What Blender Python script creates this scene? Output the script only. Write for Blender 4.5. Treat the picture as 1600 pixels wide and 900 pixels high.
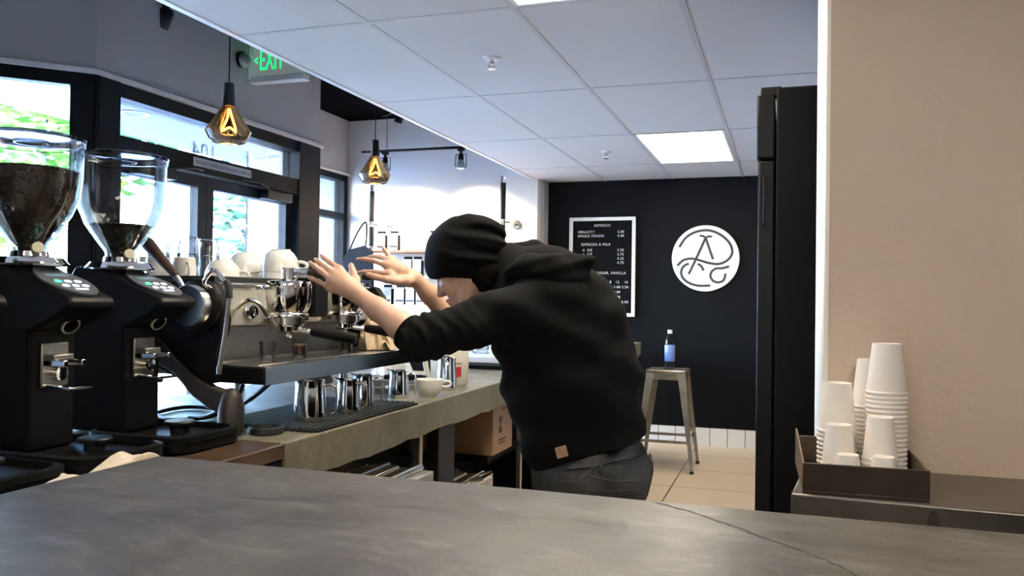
import bpy, bmesh, math, random
import numpy as np
from math import pi, sin, cos, radians
from mathutils import Vector, Matrix

for o in list(bpy.data.objects):
    bpy.data.objects.remove(o)
SC = bpy.context.scene
COL = SC.collection
random.seed(7)

# ------------------------------------------------------------------ camera
FPX = 1288.1
YAW, PITCH, ROLL = radians(18.418), radians(0.6522), radians(0.7577)
EYE = Vector((0, 0, 1.304))
_F = Vector((-sin(YAW)*cos(PITCH), cos(YAW)*cos(PITCH), sin(PITCH)))
_R0 = Vector((cos(YAW), sin(YAW), 0)); _U0 = _R0.cross(_F)
_R = _R0*cos(ROLL) + _U0*sin(ROLL); _U = _U0*cos(ROLL) - _R0*sin(ROLL)
cd = bpy.data.cameras.new('camera'); cam = bpy.data.objects.new('camera', cd); COL.objects.link(cam)
cd.sensor_width = 36; cd.lens = FPX*36/1600; cd.clip_start = 0.02; cd.clip_end = 200
cam.matrix_world = Matrix(((_R.x, _U.x, -_F.x, EYE.x), (_R.y, _U.y, -_F.y, EYE.y), (_R.z, _U.z, -_F.z, EYE.z), (0, 0, 0, 1)))
SC.camera = cam

# ------------------------------------------------------------------ light, exposure
vs = SC.view_settings
vs.view_transform = 'Standard'; vs.look = 'None'; vs.gamma = 1.0; vs.use_curve_mapping = False
vs.exposure = 1.35
PANEL = 7.6            # ceiling light panels
SPOT = 110.0           # track heads on the shelf wall
SKY = 118.0
SC.cycles.use_denoising = True
SC.cycles.max_bounces = 10; SC.cycles.diffuse_bounces = 5; SC.cycles.glossy_bounces = 5
SC.cycles.transparent_max_bounces = 24; SC.cycles.transmission_bounces = 8
SC.cycles.sample_clamp_indirect = 6.0
SC.cycles.caustics_reflective = False; SC.cycles.caustics_refractive = False
SC.cycles.blur_glossy = 0.8
w = bpy.data.worlds.new('sky'); SC.world = w; w.use_nodes = True
wn = w.node_tree.nodes; wl = w.node_tree.links
sky = wn.new('ShaderNodeTexSky'); sky.sky_type = 'NISHITA'; sky.sun_elevation = radians(42); sky.sun_rotation = radians(200)
sky.sun_disc = False; sky.air_density = 1.2; sky.dust_density = 2.0
hs = wn.new('ShaderNodeHueSaturation'); hs.inputs['Saturation'].default_value = 1.05
wl.new(sky.outputs[0], hs.inputs['Color'])
tint = wn.new('ShaderNodeMixRGB'); tint.blend_type = 'MULTIPLY'; tint.inputs[0].default_value = 1; tint.inputs[2].default_value = (.76, .93, 1.20, 1)
wl.new(hs.outputs[0], tint.inputs[1]); wl.new(tint.outputs[0], wn['Background'].inputs['Color'])
wn['Background'].inputs['Strength'].default_value = SKY*0.11
def light(name, kind, loc, energy, color, **kw):
    d = bpy.data.lights.new(name, kind); d.energy = energy; d.color = color
    o = bpy.data.objects.new(name, d); COL.objects.link(o); o.location = loc
    for k, v in kw.items(): setattr(d, k, v)
    return o
sun = light('sun', 'SUN', (0, 0, 20), 3.0, (1, .96, .90), angle=radians(1.0))
sun.rotation_euler = (radians(38), 0, radians(12))     # high and from the +Y side, kept off the shop by the overhang

# ------------------------------------------------------------------ materials
def nt(m):
    m.use_nodes = True
    return m.node_tree.nodes, m.node_tree.links, m.node_tree.nodes['Principled BSDF']
def mat(name, c, rough=.5, metal=0., var=0., vscale=8., bump=0., bscale=60., c2=None, emit=None, estr=0., spec=.5, coat=0., detail=6, rvar=0., sheen=0.):
    m = bpy.data.materials.new(name); N, L, b = nt(m)
    b.inputs['Base Color'].default_value = (*c, 1); b.inputs['Roughness'].default_value = rough
    b.inputs['Metallic'].default_value = metal; b.inputs['Specular IOR Level'].default_value = spec
    if coat: b.inputs['Coat Weight'].default_value = coat; b.inputs['Coat Roughness'].default_value = .08
    if sheen: b.inputs['Sheen Weight'].default_value = sheen; b.inputs['Sheen Roughness'].default_value = .5
    tc = None
    if var or c2 or bump or rvar:
        tc = N.new('ShaderNodeTexCoord')
    if var or c2:
        n = N.new('ShaderNodeTexNoise'); n.inputs['Scale'].default_value = vscale; n.inputs['Detail'].default_value = detail
        n.inputs['Roughness'].default_value = .62
        L.new(tc.outputs['Object'], n.inputs['Vector'])
        r = N.new('ShaderNodeValToRGB'); r.color_ramp.elements[0].position = .33; r.color_ramp.elements[1].position = .68
        a = c if c2 else tuple(x*(1-var) for x in c); d = c2 or tuple(min(1, x*(1+var)) for x in c)
        r.color_ramp.elements[0].color = (*a, 1); r.color_ramp.elements[1].color = (*d, 1)
        L.new(n.outputs['Fac'], r.inputs[0]); L.new(r.outputs[0], b.inputs['Base Color'])
        if rvar:
            mr = N.new('ShaderNodeMapRange'); mr.inputs[3].default_value = max(0, rough-rvar); mr.inputs[4].default_value = rough+rvar
            mr.inputs[1].default_value = .3; mr.inputs[2].default_value = .7
            L.new(n.outputs['Fac'], mr.inputs[0]); L.new(mr.outputs[0], b.inputs['Roughness'])
    if bump:
        n2 = N.new('ShaderNodeTexNoise'); n2.inputs['Scale'].default_value = bscale; n2.inputs['Detail'].default_value = 4
        L.new(tc.outputs['Object'], n2.inputs['Vector'])
        bp = N.new('ShaderNodeBump'); bp.inputs['Strength'].default_value = bump; bp.inputs['Distance'].default_value = .002
        L.new(n2.outputs['Fac'], bp.inputs['Height']); L.new(bp.outputs[0], b.inputs['Normal'])
    if emit: b.inputs['Emission Color'].default_value = (*emit, 1); b.inputs['Emission Strength'].default_value = estr
    return m
def glass(name, tint=(1, 1, 1), clear=.92, rough=.02, edge=.55):
    """thin glass: straight-through transparency plus a reflection that grows towards grazing angles"""
    m = bpy.data.materials.new(name); N, L, b = nt(m); N.remove(b)
    t = N.new('ShaderNodeBsdfTransparent'); t.inputs[0].default_value = (*[x*clear for x in tint], 1)
    g = N.new('ShaderNodeBsdfGlossy'); g.inputs['Roughness'].default_value = rough
    lw = N.new('ShaderNodeLayerWeight'); lw.inputs['Blend'].default_value = edge
    mp = N.new('ShaderNodeMath'); mp.operation = 'MULTIPLY'; mp.inputs[1].default_value = .8
    L.new(lw.outputs['Fresnel'], mp.inputs[0])
    x = N.new('ShaderNodeMixShader')
    L.new(mp.outputs[0], x.inputs[0]); L.new(t.outputs[0], x.inputs[1]); L.new(g.outputs[0], x.inputs[2])
    L.new(x.outputs[0], N['Material Output'].inputs['Surface'])
    return m
def brick(name, c, grout, bw, bh, rough=.4, gap=.02, var=.06, axes='XY', offset=0., squash=1):
    m = bpy.data.materials.new(name); N, L, b = nt(m)
    tc = N.new('ShaderNodeTexCoord'); mp = N.new('ShaderNodeMapping')
    src = tc.outputs['Object']
    if axes != 'XY':
        s = N.new('ShaderNodeSeparateXYZ'); k = N.new('ShaderNodeCombineXYZ'); L.new(src, s.inputs[0])
        L.new(s.outputs[axes[0]], k.inputs[0]); L.new(s.outputs[axes[1]], k.inputs[1]); src = k.outputs[0]
    L.new(src, mp.inputs[0])
    t = N.new('ShaderNodeTexBrick'); t.offset = offset; t.squash = squash
    t.inputs['Scale'].default_value = 1; t.inputs['Brick Width'].default_value = bw; t.inputs['Row Height'].default_value = bh
    t.inputs['Mortar Size'].default_value = gap; t.inputs['Mortar Smooth'].default_value = .1
    t.inputs['Color1'].default_value = (*[x*(1-var) for x in c], 1); t.inputs['Color2'].default_value = (*[min(1, x*(1+var)) for x in c], 1)
    t.inputs['Mortar'].default_value = (*grout, 1)
    L.new(mp.outputs[0], t.inputs['Vector']); L.new(t.outputs['Color'], b.inputs['Base Color'])
    b.inputs['Roughness'].default_value = rough
    bp = N.new('ShaderNodeBump'); bp.inputs['Strength'].default_value = .3; bp.inputs['Distance'].default_value = -.003
    L.new(t.outputs['Fac'], bp.inputs['Height']); L.new(bp.outputs[0], b.inputs['Normal'])
    return m, mp

def concrete(name, c1, c2, dark, pale, rough):
    """trowelled concrete: broad mottling, pale scuffs, dark pits"""
    m = bpy.data.materials.new(name); N, L, b = nt(m); tc = N.new('ShaderNodeTexCoord')
    def noise(sc, det, rg, dist=0., stretch=None):
        n = N.new('ShaderNodeTexNoise'); n.inputs['Scale'].default_value = sc; n.inputs['Detail'].default_value = det; n.inputs['Roughness'].default_value = rg; n.inputs['Distortion'].default_value = dist
        src = tc.outputs['Object']
        if stretch:
            mp = N.new('ShaderNodeMapping'); mp.inputs['Scale'].default_value = stretch; mp.inputs['Rotation'].default_value = (0, 0, .5); L.new(src, mp.inputs[0]); src = mp.outputs[0]
        L.new(src, n.inputs['Vector']); return n.outputs['Fac']
    def ramp(f, a, z, ca=(0, 0, 0), cz=(1, 1, 1)):
        r = N.new('ShaderNodeValToRGB'); r.color_ramp.elements[0].position = a; r.color_ramp.elements[1].position = z
        r.color_ramp.elements[0].color = (*ca, 1); r.color_ramp.elements[1].color = (*cz, 1); L.new(f, r.inputs[0]); return r.outputs[0]
    def mix(f, a, c):
        x = N.new('ShaderNodeMixRGB'); L.new(f, x.inputs[0]); L.new(a, x.inputs[1]) if not isinstance(a, tuple) else None
        x.inputs[2].default_value = (*c, 1); return x.outputs[0]
    base = ramp(noise(4.2, 10, .68, .6), .34, .66, c1, c2)
    base = mix(ramp(noise(9, 8, .7, 1.6, (1, 2.6, 1)), .52, .80, (0, 0, 0), (.7, .7, .7)), base, pale)
    base = mix(ramp(noise(170, 3, .55), .66, .71, (0, 0, 0), (.8, .8, .8)), base, dark)
    base = mix(ramp(noise(210, 3, .6), .64, .72, (0, 0, 0), (.8, .8, .8)), base, dark)
    base = mix(ramp(noise(30, 8, .75, .3), .55, .85, (0, 0, 0), (.25, .25, .25)), base, dark)
    L.new(base, b.inputs['Base Color'])
    rr = N.new('ShaderNodeMapRange'); rr.inputs[1].default_value = .32; rr.inputs[2].default_value = .68; rr.inputs[3].default_value = rough-.02; rr.inputs[4].default_value = rough+.12
    L.new(noise(6, 6, .6, .8, (1, 2.2, 1)), rr.inputs[0]); L.new(rr.outputs[0], b.inputs['Roughness'])
    bp = N.new('ShaderNodeBump'); bp.inputs['Strength'].default_value = .22; bp.inputs['Distance'].default_value = .002
    L.new(noise(60, 8, .7), bp.inputs['Height']); L.new(bp.outputs[0], b.inputs['Normal'])
    return m
MT = {}
MT['wall'] = mat('painted_wall', (.40, .395, .395), .7, var=.03, vscale=3, bump=.25, bscale=90)
MT['shelfwall'] = mat('cream_wall', (.80, .76, .72), .7, bump=.1, bscale=80)
MT['beige'] = mat('beige_textured_wall', (.585, .462, .365), .65, var=.03, vscale=4, bump=1.0, bscale=48)
MT['corner'] = mat('white_corner_guard', (.80, .78, .74), .5)
MT['black'] = mat('black_paint', (.0045, .0048, .0055), .6, var=.2, vscale=2, spec=.08)
MT['blackceil'] = mat('black_ceiling_paint', (.004, .004, .005), .95, spec=0.)
MT['frame'] = mat('dark_window_frame', (.0045, .0055, .0075), .55, spec=.12)
MT['doorframe'] = mat('grey_door_frame', (.008, .012, .018), .5, spec=.2)
MT['blackmetal'] = mat('black_metal', (.006, .006, .007), .4, spec=.25)
MT['grinder'] = mat('satin_black_casing', (.0032, .0032, .004), .45, spec=.2)
MT['blackplastic'] = mat('black_plastic', (.005, .005, .0055), .45, spec=.15)
MT['rubber'] = mat('black_rubber', (.012, .012, .013), .6, bump=.3, bscale=300)
MT['chrome'] = mat('chrome', (.80, .79, .77), .08, 1)
MT['steel'] = mat('brushed_steel', (.55, .54, .51), .26, 1, var=.06, vscale=40)
MT['satin'] = mat('satin_steel', (.52, .50, .44), .42, .6, var=.08, vscale=14)
MT['darksteel'] = mat('dark_steel_counter', (.20, .18, .165), .38, .85, var=.18, vscale=9, rvar=.08)
MT['bronze'] = mat('dark_bronze_metal', (.065, .054, .046), .5, .6)
MT['walnut'] = mat('dark_walnut', (.036, .015, .010), .55, spec=.3, var=.4, vscale=20)
MT['whitepanel'] = mat('white_enamel', (.85, .85, .84), .3)
MT['porcelain'] = mat('white_porcelain', (.74, .73, .68), .16, coat=.4)
MT['paper'] = mat('white_paper_cup', (.80, .75, .70), .65, bump=.05, bscale=200)
MT['tray'] = mat('dark_tray_wood', (.030, .019, .015), .42, var=.3, vscale=14)
MT['trayin'] = mat('worn_tray_inside', (.13, .085, .055), .45, var=.4, vscale=12)
MT['concrete_front'] = concrete('polished_dark_concrete', (.024, .021, .018), (.098, .088, .074), (.006, .006, .005), (.20, .19, .17), .31)
MT['concrete_back'] = concrete('olive_concrete', (.135, .122, .078), (.225, .205, .140), (.03, .026, .018), (.30, .28, .21), .38)
MT['concrete_pale'] = mat('pale_scratch', (.26, .24, .21), .6)
MT['woodtop'] = mat('stained_wood_top', (.035, .018, .010), .35, c2=(.10, .055, .028), vscale=9, rvar=.08)
MT['glass'] = glass('window_glass', (.96, .98, 1), .97)
MT['hopper'] = glass('clear_hopper', (.98, .99, 1), .96, .03, .26)
MT['tumbler'] = glass('tumbler_glass', (.97, .98, 1), .975, .03, .33)
MT['amber'] = glass('smoky_amber_glass', (.62, .42, .22), .78, .04, .45)
MT['beans'] = mat('roasted_beans', (.035, .021, .014), .42)
MT['coffee'] = mat('espresso', (.07, .022, .008), .25)
MT['crema'] = mat('crema', (.28, .13, .05), .5)
MT['skin'] = mat('skin', (.52, .315, .215), .5, var=.06, vscale=18, bump=.06, bscale=220)
MT['skin'].node_tree.nodes['Principled BSDF'].inputs['Subsurface Weight'].default_value = .12
MT['skin'].node_tree.nodes['Principled BSDF'].inputs['Subsurface Radius'].default_value = (.012, .004, .002)
MT['hoodie'] = mat('black_knit', (.0036, .0036, .0040), .95, bump=.25, bscale=420, spec=.15)
MT['beanie'] = mat('black_wool', (.0030, .0030, .0034), .97, bump=.35, bscale=500, spec=.12)
MT['jeans'] = mat('charcoal_denim', (.030, .032, .035), .85, var=.3, vscale=26, bump=.3, bscale=500)
MT['thread'] = mat('grey_thread', (.05, .05, .05), .8)
MT['leather'] = mat('brown_leather_patch', (.34, .21, .13), .6, var=.15, vscale=60)
MT['hair'] = mat('dark_brown_hair', (.005, .004, .0035), .9, spec=.05)
MT['card'] = mat('cardboard', (.36, .205, .10), .75, var=.08, vscale=10)
MT['cloth'] = mat('tan_terry_cloth', (.62, .47, .31), .95, var=.18, vscale=22, bump=1.0, bscale=330)
MT['creamcloth'] = mat('cream_terry_cloth', (.66, .56, .43), .95, var=.12, vscale=30, bump=1.0, bscale=330)
MT['galv'] = mat('gunmetal_steel', (.36, .345, .30), .34, .9, var=.2, vscale=10, rvar=.08)
MT['ceil'] = mat('ceiling_tile', (.68, .66, .63), .85, bump=.25, bscale=160)
MT['grid'] = mat('ceiling_grid', (.55, .55, .54), .5)
MT['shelfwood'] = mat('walnut_shelf', (.22, .115, .07), .45, var=.2, vscale=9)
MT['bagwhite'] = mat('white_bag', (.80, .81, .83), .55)
MT['bagblack'] = mat('black_bag_side', (.006, .007, .010), .75, spec=.1)
MT['ink'] = mat('dark_ink', (.03, .035, .05), .6)
MT['white'] = mat('white_letter', (.80, .80, .78), .6)
MT['plasterwhite'] = mat('white_sign_face', (.74, .74, .70), .5)
MT['charcoal'] = mat('charcoal_line', (.03, .03, .032), .6)
MT['felt'] = mat('black_felt', (.006, .006, .007), .9, spec=.05)
MT['red'] = mat('red_label', (.52, .02, .03), .45)
MT['milk'] = mat('cream_plastic', (.74, .70, .55), .4)
MT['bottle'] = glass('clear_bottle', (.92, .96, 1), .95, .05, .32)
MT['water'] = mat('blue_label', (.20, .30, .62), .4)
MT['signlens'] = mat('sign_plate', (.40, .43, .44), .3)
MT['signplate'] = mat('edge_lit_plate', (.40, .43, .44), .3, emit=(.75, .85, .85), estr=.06)
MT['exitgreen'] = mat('exit_green', (0, .35, .06), .4, emit=(.0, 1, .16), estr=.75)
MT['panel'] = mat('light_panel', (.9, .9, .88), .5, emit=(1, .88, .69), estr=PANEL)
MT['filament'] = mat('glowing_filament', (1, .6, .2), .5, emit=(1, .56, .18), estr=9)
MT['lampglow'] = mat('lamp_lens', (1, .9, .7), .5, emit=(1, .82, .55), estr=6)
MT['ledgreen'] = mat('green_button', (0, .4, .1), .5, emit=(.05, 1, .25), estr=1.6)
MT['ledwhite'] = mat('white_button', (.5, .6, .7), .5, emit=(.75, .85, 1), estr=1.2)
MT['ledblue'] = mat('dim_display', (.1, .14, .18), .4, emit=(.3, .5, .6), estr=.12)
MT['display'] = mat('grey_display', (.10, .105, .115), .35)
MT['pavement'] = mat('pale_pavement', (.60, .61, .62), .9, var=.06, vscale=1.5)
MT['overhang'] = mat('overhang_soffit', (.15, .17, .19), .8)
MT['bark'] = mat('pale_bark', (.16, .15, .13), .9, var=.2, vscale=8)
MT['leaf'] = mat('green_leaf', (.035, .11, .012), .9, spec=.0, c2=(.09, .20, .03), vscale=3)
MT['leaf2'] = mat('blue_green_leaf', (.03, .075, .04), .9, spec=.0, c2=(.07, .13, .07), vscale=3)
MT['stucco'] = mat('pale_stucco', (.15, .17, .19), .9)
MT['ledge'] = mat('white_trim_paint', (.70, .70, .70), .5)
MT['sticker'] = mat('grey_sticker', (.40, .42, .45), .6)
MT['floor'], _ = brick('cream_floor_tile', (.66, .52, .36), (.16, .12, .09), .62, .62, .28, .006, .03)
_.inputs['Location'].default_value = (.13, .36, 0)
MT['wtile'], _ = brick('white_base_tile', (.72, .70, .65), (.22, .20, .18), .152, .4, .22, .004, .02, axes='XZ')
_.inputs['Location'].default_value = (.03, .2, 0)

# ------------------------------------------------------------------ mesh helpers
def box(bm, x0, x1, y0, y1, z0, z1):
    v = [bm.verts.new((x, y, z)) for z in (z0, z1) for x, y in ((x0, y0), (x1, y0), (x1, y1), (x0, y1))]
    for f in ((3, 2, 1, 0), (4, 5, 6, 7), (0, 1, 5, 4), (1, 2, 6, 5), (2, 3, 7, 6), (3, 0, 4, 7)):
        bm.faces.new([v[i] for i in f])
    return v
def obox(bm, c, ax, hx, hy, hz):
    """box centred at c with half sizes along the three axes in ax"""
    c = Vector(c); a = [Vector(t).normalized() for t in ax]
    v = [bm.verts.new(c + a[0]*sx*hx + a[1]*sy*hy + a[2]*sz*hz) for sz in (-1, 1) for sx, sy in ((-1, -1), (1, -1), (1, 1), (-1, 1))]
    for f in ((3, 2, 1, 0), (4, 5, 6, 7), (0, 1, 5, 4), (1, 2, 6, 5), (2, 3, 7, 6), (3, 0, 4, 7)):
        bm.faces.new([v[i] for i in f])
def frame_of(d):
    d = Vector(d).normalized(); a = Vector((0, 0, 1)) if abs(d.z) < .9 else Vector((1, 0, 0))
    x = a.cross(d).normalized(); return x, d.cross(x), d
def tube(bm, pts, r, n=12, caps=True, flat=1.):
    pts = [Vector(p) for p in pts]; m = len(pts)
    rs = r if isinstance(r, (list, tuple)) else [r]*m
    rings = []; px = None
    for i, p in enumerate(pts):
        d = (pts[min(i+1, m-1)] - pts[max(i-1, 0)]).normalized()
        if px is None: x, y, _ = frame_of(d)
        else:
            x = (px - d*px.dot(d)); x = x.normalized() if x.length > 1e-6 else frame_of(d)[0]; y = d.cross(x)
        px = x
        rings.append([bm.verts.new(p + (x*cos(2*pi*k/n) + y*sin(2*pi*k/n)*flat)*rs[i]) for k in range(n)])
    for a, b in zip(rings, rings[1:]):
        for k in range(n): bm.faces.new((a[k], a[(k+1) % n], b[(k+1) % n], b[k]))
    if caps: bm.faces.new(rings[0][::-1]); bm.faces.new(rings[-1])
def smooth_path(pts, k=6):
    pts = [Vector(p) for p in pts]; out = []
    for i in range(len(pts)-1):
        p0, p1, p2, p3 = pts[max(i-1, 0)], pts[i], pts[i+1], pts[min(i+2, len(pts)-1)]
        for j in range(k):
            t = j/k
            out.append(.5*((2*p1) + (p2-p0)*t + (2*p0-5*p1+4*p2-p3)*t*t + (3*p1-p0-3*p2+p3)*t**3))
    return out + [pts[-1]]
def lathe(bm, prof, c=(0, 0, 0), n=32, axis=(0, 0, 1), sx=1., sy=1., closed=False):
    """profile of (radius, height) turned about an axis through c"""
    x, y, d = frame_of(axis); c = Vector(c); rings = []
    for r, h in prof:
        if r < 1e-6: rings.append([bm.verts.new(c + d*h)])
        else: rings.append([bm.verts.new(c + d*h + x*(r*sx*cos(2*pi*k/n)) + y*(r*sy*sin(2*pi*k/n))) for k in range(n)])
    for a, b in zip(rings, rings[1:]):
        if len(a) == 1 and len(b) == 1: continue
        for k in range(n):
            k2 = (k+1) % n
            if len(a) == 1: bm.faces.new((a[0], b[k2], b[k]))
            elif len(b) == 1: bm.faces.new((a[k], a[k2], b[0]))
            else: bm.faces.new((a[k], a[k2], b[k2], b[k]))
def prism(bm, poly, o, u, v, wv, depth):
    """polygon of (a, b) in the plane o + a*u + b*v, thickened along wv"""
    o, u, v, wv = Vector(o), Vector(u), Vector(v), Vector(wv).normalized()*depth
    A = [bm.verts.new(o + u*a + v*b) for a, b in poly]; B = [bm.verts.new(q.co + wv) for q in A]
    n = len(poly)
    bm.faces.new(A[::-1]); bm.faces.new(B)
    for i in range(n): bm.faces.new((A[i], A[(i+1) % n], B[(i+1) % n], B[i]))
def rrect(w2, h2, r, n=5):
    out = []
    for cx, cy, a0 in ((w2-r, h2-r, 0), (-w2+r, h2-r, pi/2), (-w2+r, -h2+r, pi), (w2-r, -h2+r, 3*pi/2)):
        for k in range(n+1): a = a0 + k*pi/2/n; out.append((cx + r*cos(a), cy + r*sin(a)))
    return out
def finish(me, m, ang=40):
    me.materials.append(m)
    me.shade_smooth(); me.set_sharp_from_angle(angle=radians(ang))
def obj(name, bm, m, parent=None, bevel=0., ang=40, seg=2, loc=None, sub=0):
    bmesh.ops.recalc_face_normals(bm, faces=bm.faces)
    me = bpy.data.meshes.new(name); bm.to_mesh(me); bm.free()
    o = bpy.data.objects.new(name, me); COL.objects.link(o)
    finish(me, MT[m] if isinstance(m, str) else m, ang)
    if bevel:
        b = o.modifiers.new('bevel', 'BEVEL'); b.width = bevel; b.segments = seg; b.limit_method = 'ANGLE'; b.angle_limit = radians(35)
        b.harden_normals = False
    if sub:
        s = o.modifiers.new('sub', 'SUBSURF'); s.levels = sub; s.render_levels = sub
    if loc: o.location = loc
    if parent is not None: o.parent = parent
    return o
def BM(): return bmesh.new()
def tag(o, label=None, cat=None, group=None, kind=None):
    for k, v in (('label', label), ('category', cat), ('group', group), ('kind', kind)):
        if v: o[k] = v
    return o
def thing(name, label, cat, loc=(0, 0, 0), rz=0., group=None):
    o = bpy.data.objects.new(name, None); COL.objects.link(o); o.location = loc; o.rotation_euler = (0, 0, rz)
    o.empty_display_size = .05
    return tag(o, label, cat, group)
def struct(name, bm, m, parent=None, bevel=0.):
    o = obj(name, bm, m, parent, bevel)
    if parent is None: o['kind'] = 'structure'
    return o
def kids(o): return [c for c in bpy.data.objects if c.parent == o]
def dup(root, loc=None, rz=None, label=None, group=None):
    r = root.copy(); COL.objects.link(r)
    if loc is not None: r.location = loc
    if rz is not None: r.rotation_euler = (0, 0, rz) if not isinstance(rz, (tuple, list)) else rz
    if label: r['label'] = label
    if group: r['group'] = group
    for ch in kids(root):
        c = ch.copy(); COL.objects.link(c); c.parent = r
        for g in kids(ch):
            d = g.copy(); COL.objects.link(d); d.parent = c
    return r
def text(name, s, size, o, u, v, m, parent=None, align='LEFT', depth=.001, space=1., xs=1.):
    """lettering as a mesh, laid in the plane o + a*u + b*v"""
    c = bpy.data.curves.new(name, 'FONT'); c.body = s; c.size = size; c.align_x = align; c.space_character = space; c.extrude = depth
    c.resolution_u = 3
    t = bpy.data.objects.new(name, c); COL.objects.link(t)
    dg = bpy.context.evaluated_depsgraph_get(); me = bpy.data.meshes.new_from_object(t.evaluated_get(dg))
    bpy.data.objects.remove(t)
    u, v = Vector(u).normalized(), Vector(v).normalized(); n = u.cross(v); o = Vector(o)
    for q in me.vertices: q.co = o + u*(q.co.x*xs) + v*q.co.y + n*q.co.z
    me.materials.clear(); me.materials.append(MT[m])
    ob = bpy.data.objects.new(name, me); COL.objects.link(ob)
    if parent is not None: ob.parent = parent
    return ob
def ray(px, py):
    return _F + _R*((px-800)/FPX) - _U*((py-450)/FPX)
def atY(px, py, Y):
    """the point of the plane y = Y seen at a place of the photograph (survey of the room)"""
    d = ray(px, py); return EYE + d*(Y/d.y)
# ================================================================== the room
ZC, ZU = 2.404, 3.05          # tiled ceiling, black upper ceiling
XS = -2.235                   # edge of the tiled ceiling
b = BM(); prism(b, [(3, -3.2), (3, 7.7), (-4.3, 7.7), (-4.3, 5.9), (-3.72, 5.9), (-3.72, 3.57), (-5.9, 1.39), (-5.9, -3.2)], (0, 0, -.05), (1, 0, 0), (0, 1, 0), (0, 0, 1), .05)
struct('floor', b, 'floor')
XG = [-2.235+.62*k for k in range(9)]; YG = [-3.2, -2.05, -.80, .45, 1.70, 2.955, 4.21, 5.46, 6.705, 7.57]
PANELS = [(2, 7), (2, 4), (2, 1), (4, 2), (0, 1), (5, 0)]       # cells of the grid that hold a light panel
b = BM()
for i in range(8):
    for j in range(9):
        if (i, j) in PANELS: continue
        x0, x1, y0, y1 = XG[i]+.012, min(XG[i+1], 3)-.012, YG[j]+.012, YG[j+1]-.012
        if x1 > x0 and y1 > y0: box(b, x0, x1, y0, y1, ZC, ZC+.02)
box(b, XS, 3, -3.2, 7.7, ZC+.10, ZC+.13)
ceil = struct('ceiling', b, 'ceil')
b = BM()
for x in XG[1:]: box(b, x-.012, x+.012, -3.2, 7.57, ZC-.002, ZC+.012)
for y in YG[1:-1]:
    for x in XG[:-1]: box(b, x+.012, x+.608, y-.012, y+.012, ZC-.002, ZC+.012)
struct('trim_1', b, 'grid')
b = BM(); box(b, XS-.02, XS+.012, -3.2, 7.32, ZC-.004, ZC+.022); struct('trim_2', b, 'whitepanel')
b = BM(); box(b, XS-.012, XS+.0, -3.2, 7.32, ZC+.02, ZU+.02); struct('wall_soffit', b, 'wall')
b = BM(); box(b, -6.1, XS, -3.2, 7.5, ZU, ZU+.06); struct('ceiling_upper', b, 'blackceil')
# shelf wall, its return, menu wall with tile base
b = BM(); box(b, -4.32, -2.2, 7.32, 7.7, 0, ZU); struct('wall_back', b, 'shelfwall')
b = BM(); box(b, -2.2, -2.165, 7.42, 7.57, 0, ZC); struct('trim_3', b, 'wall')
b = BM(); box(b, -2.2, 1.62, 7.57, 7.72, .16, ZC+.14); struct('wall_menu', b, 'black')
b = BM(); box(b, -2.2, 1.62, 7.555, 7.7, 0, .16); struct('baseboard_back', b, 'wtile')
b = BM(); box(b, 1.5, 1.62, 2.64, 7.57, 0, ZC+.12); struct('wall_far_right', b, 'wall')
b = BM(); box(b, .095, 3.1, 2.08, 2.64, 0, ZC+.005); struct('wall_right', b, 'beige')
b = BM(); box(b, .083, .097, 2.083, 2.637, 0, ZC); struct('trim_4', b, 'corner', bevel=.004)
b = BM(); box(b, 3.0, 3.1, -3.2, 2.08, 0, ZC+.14); struct('wall_customer_side', b, 'wall')
b = BM(); box(b, -5.9, 3.1, -3.3, -3.2, 0, ZU); struct('wall_rear', b, 'wall')
b = BM(); box(b, -5.9, -5.72, -3.2, 1.43, 0, ZU); struct('wall_left', b, 'wall')
# ---- storefront, angled part (window_1): local x runs from the corner towards the street side, y into the shop
ZH = 2.50
def seg1(o): o.location = (-3.6, 3.55, 0); o.rotation_euler = (0, 0, radians(225)); return o
b = BM(); box(b, 0, 3.02, -.16, 0, ZH, ZU); seg1(struct('wall_angled', b, 'wall'))
b = BM(); box(b, -.01, 3.02, 0, .022, ZH-.004, ZH+.022); seg1(struct('trim_5', b, 'ledge'))
b = BM()
box(b, -.02, .125, -.14, -.01, 0, ZH)
for t in (1.42, 2.86): box(b, t, t+.10, -.14, -.02, 0, ZH)
for z0, z1 in ((2.43, ZH), (2.09, 2.15), (.0, .14)): box(b, .12, 2.95, -.14, -.02, z0, z1)
w1 = seg1(struct('window_1', b, 'frame', bevel=.003))
b = BM(); box(b, .125, 2.95, -.085, -.077, .14, 2.43); obj('window_pane', b, 'glass', w1)
# ---- storefront with the double door
def xs(name, m, bx, parent=None, bevel=.003, kind=True):
    b = BM()
    for q in bx: box(b, *q)
    o = obj(name, b, m, parent, bevel)
    if kind and parent is None: o['kind'] = 'structure'
    return o
xs('wall_storefront', 'wall', [(-3.80, -3.6, 3.55, 5.83, ZH, ZU), (-4.18, -3.80, 5.70, 5.83, 0, ZU)], bevel=0)
xs('trim_6', 'ledge', [(-3.602, -3.575, 3.54, 5.86, ZH-.004, ZH+.022)])
w2 = xs('window_2', 'frame', [(-3.76, -3.60, 3.55, 3.73, 0, ZH), (-3.76, -3.60, 5.55, 5.845, 0, ZH), (-3.76, -3.62, 3.73, 5.55, 2.42, ZH), (-3.76, -3.61, 3.73, 5.55, 2.085, 2.20)])
xs('window_pane', 'glass', [(-3.70, -3.692, 3.73, 5.55, 2.20, 2.42)], w2, 0)
text('door_number', '104', .17, (-3.705, 4.70, 2.19), (0, -1, 0), (0, 0, 1), 'ink', w2)
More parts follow.
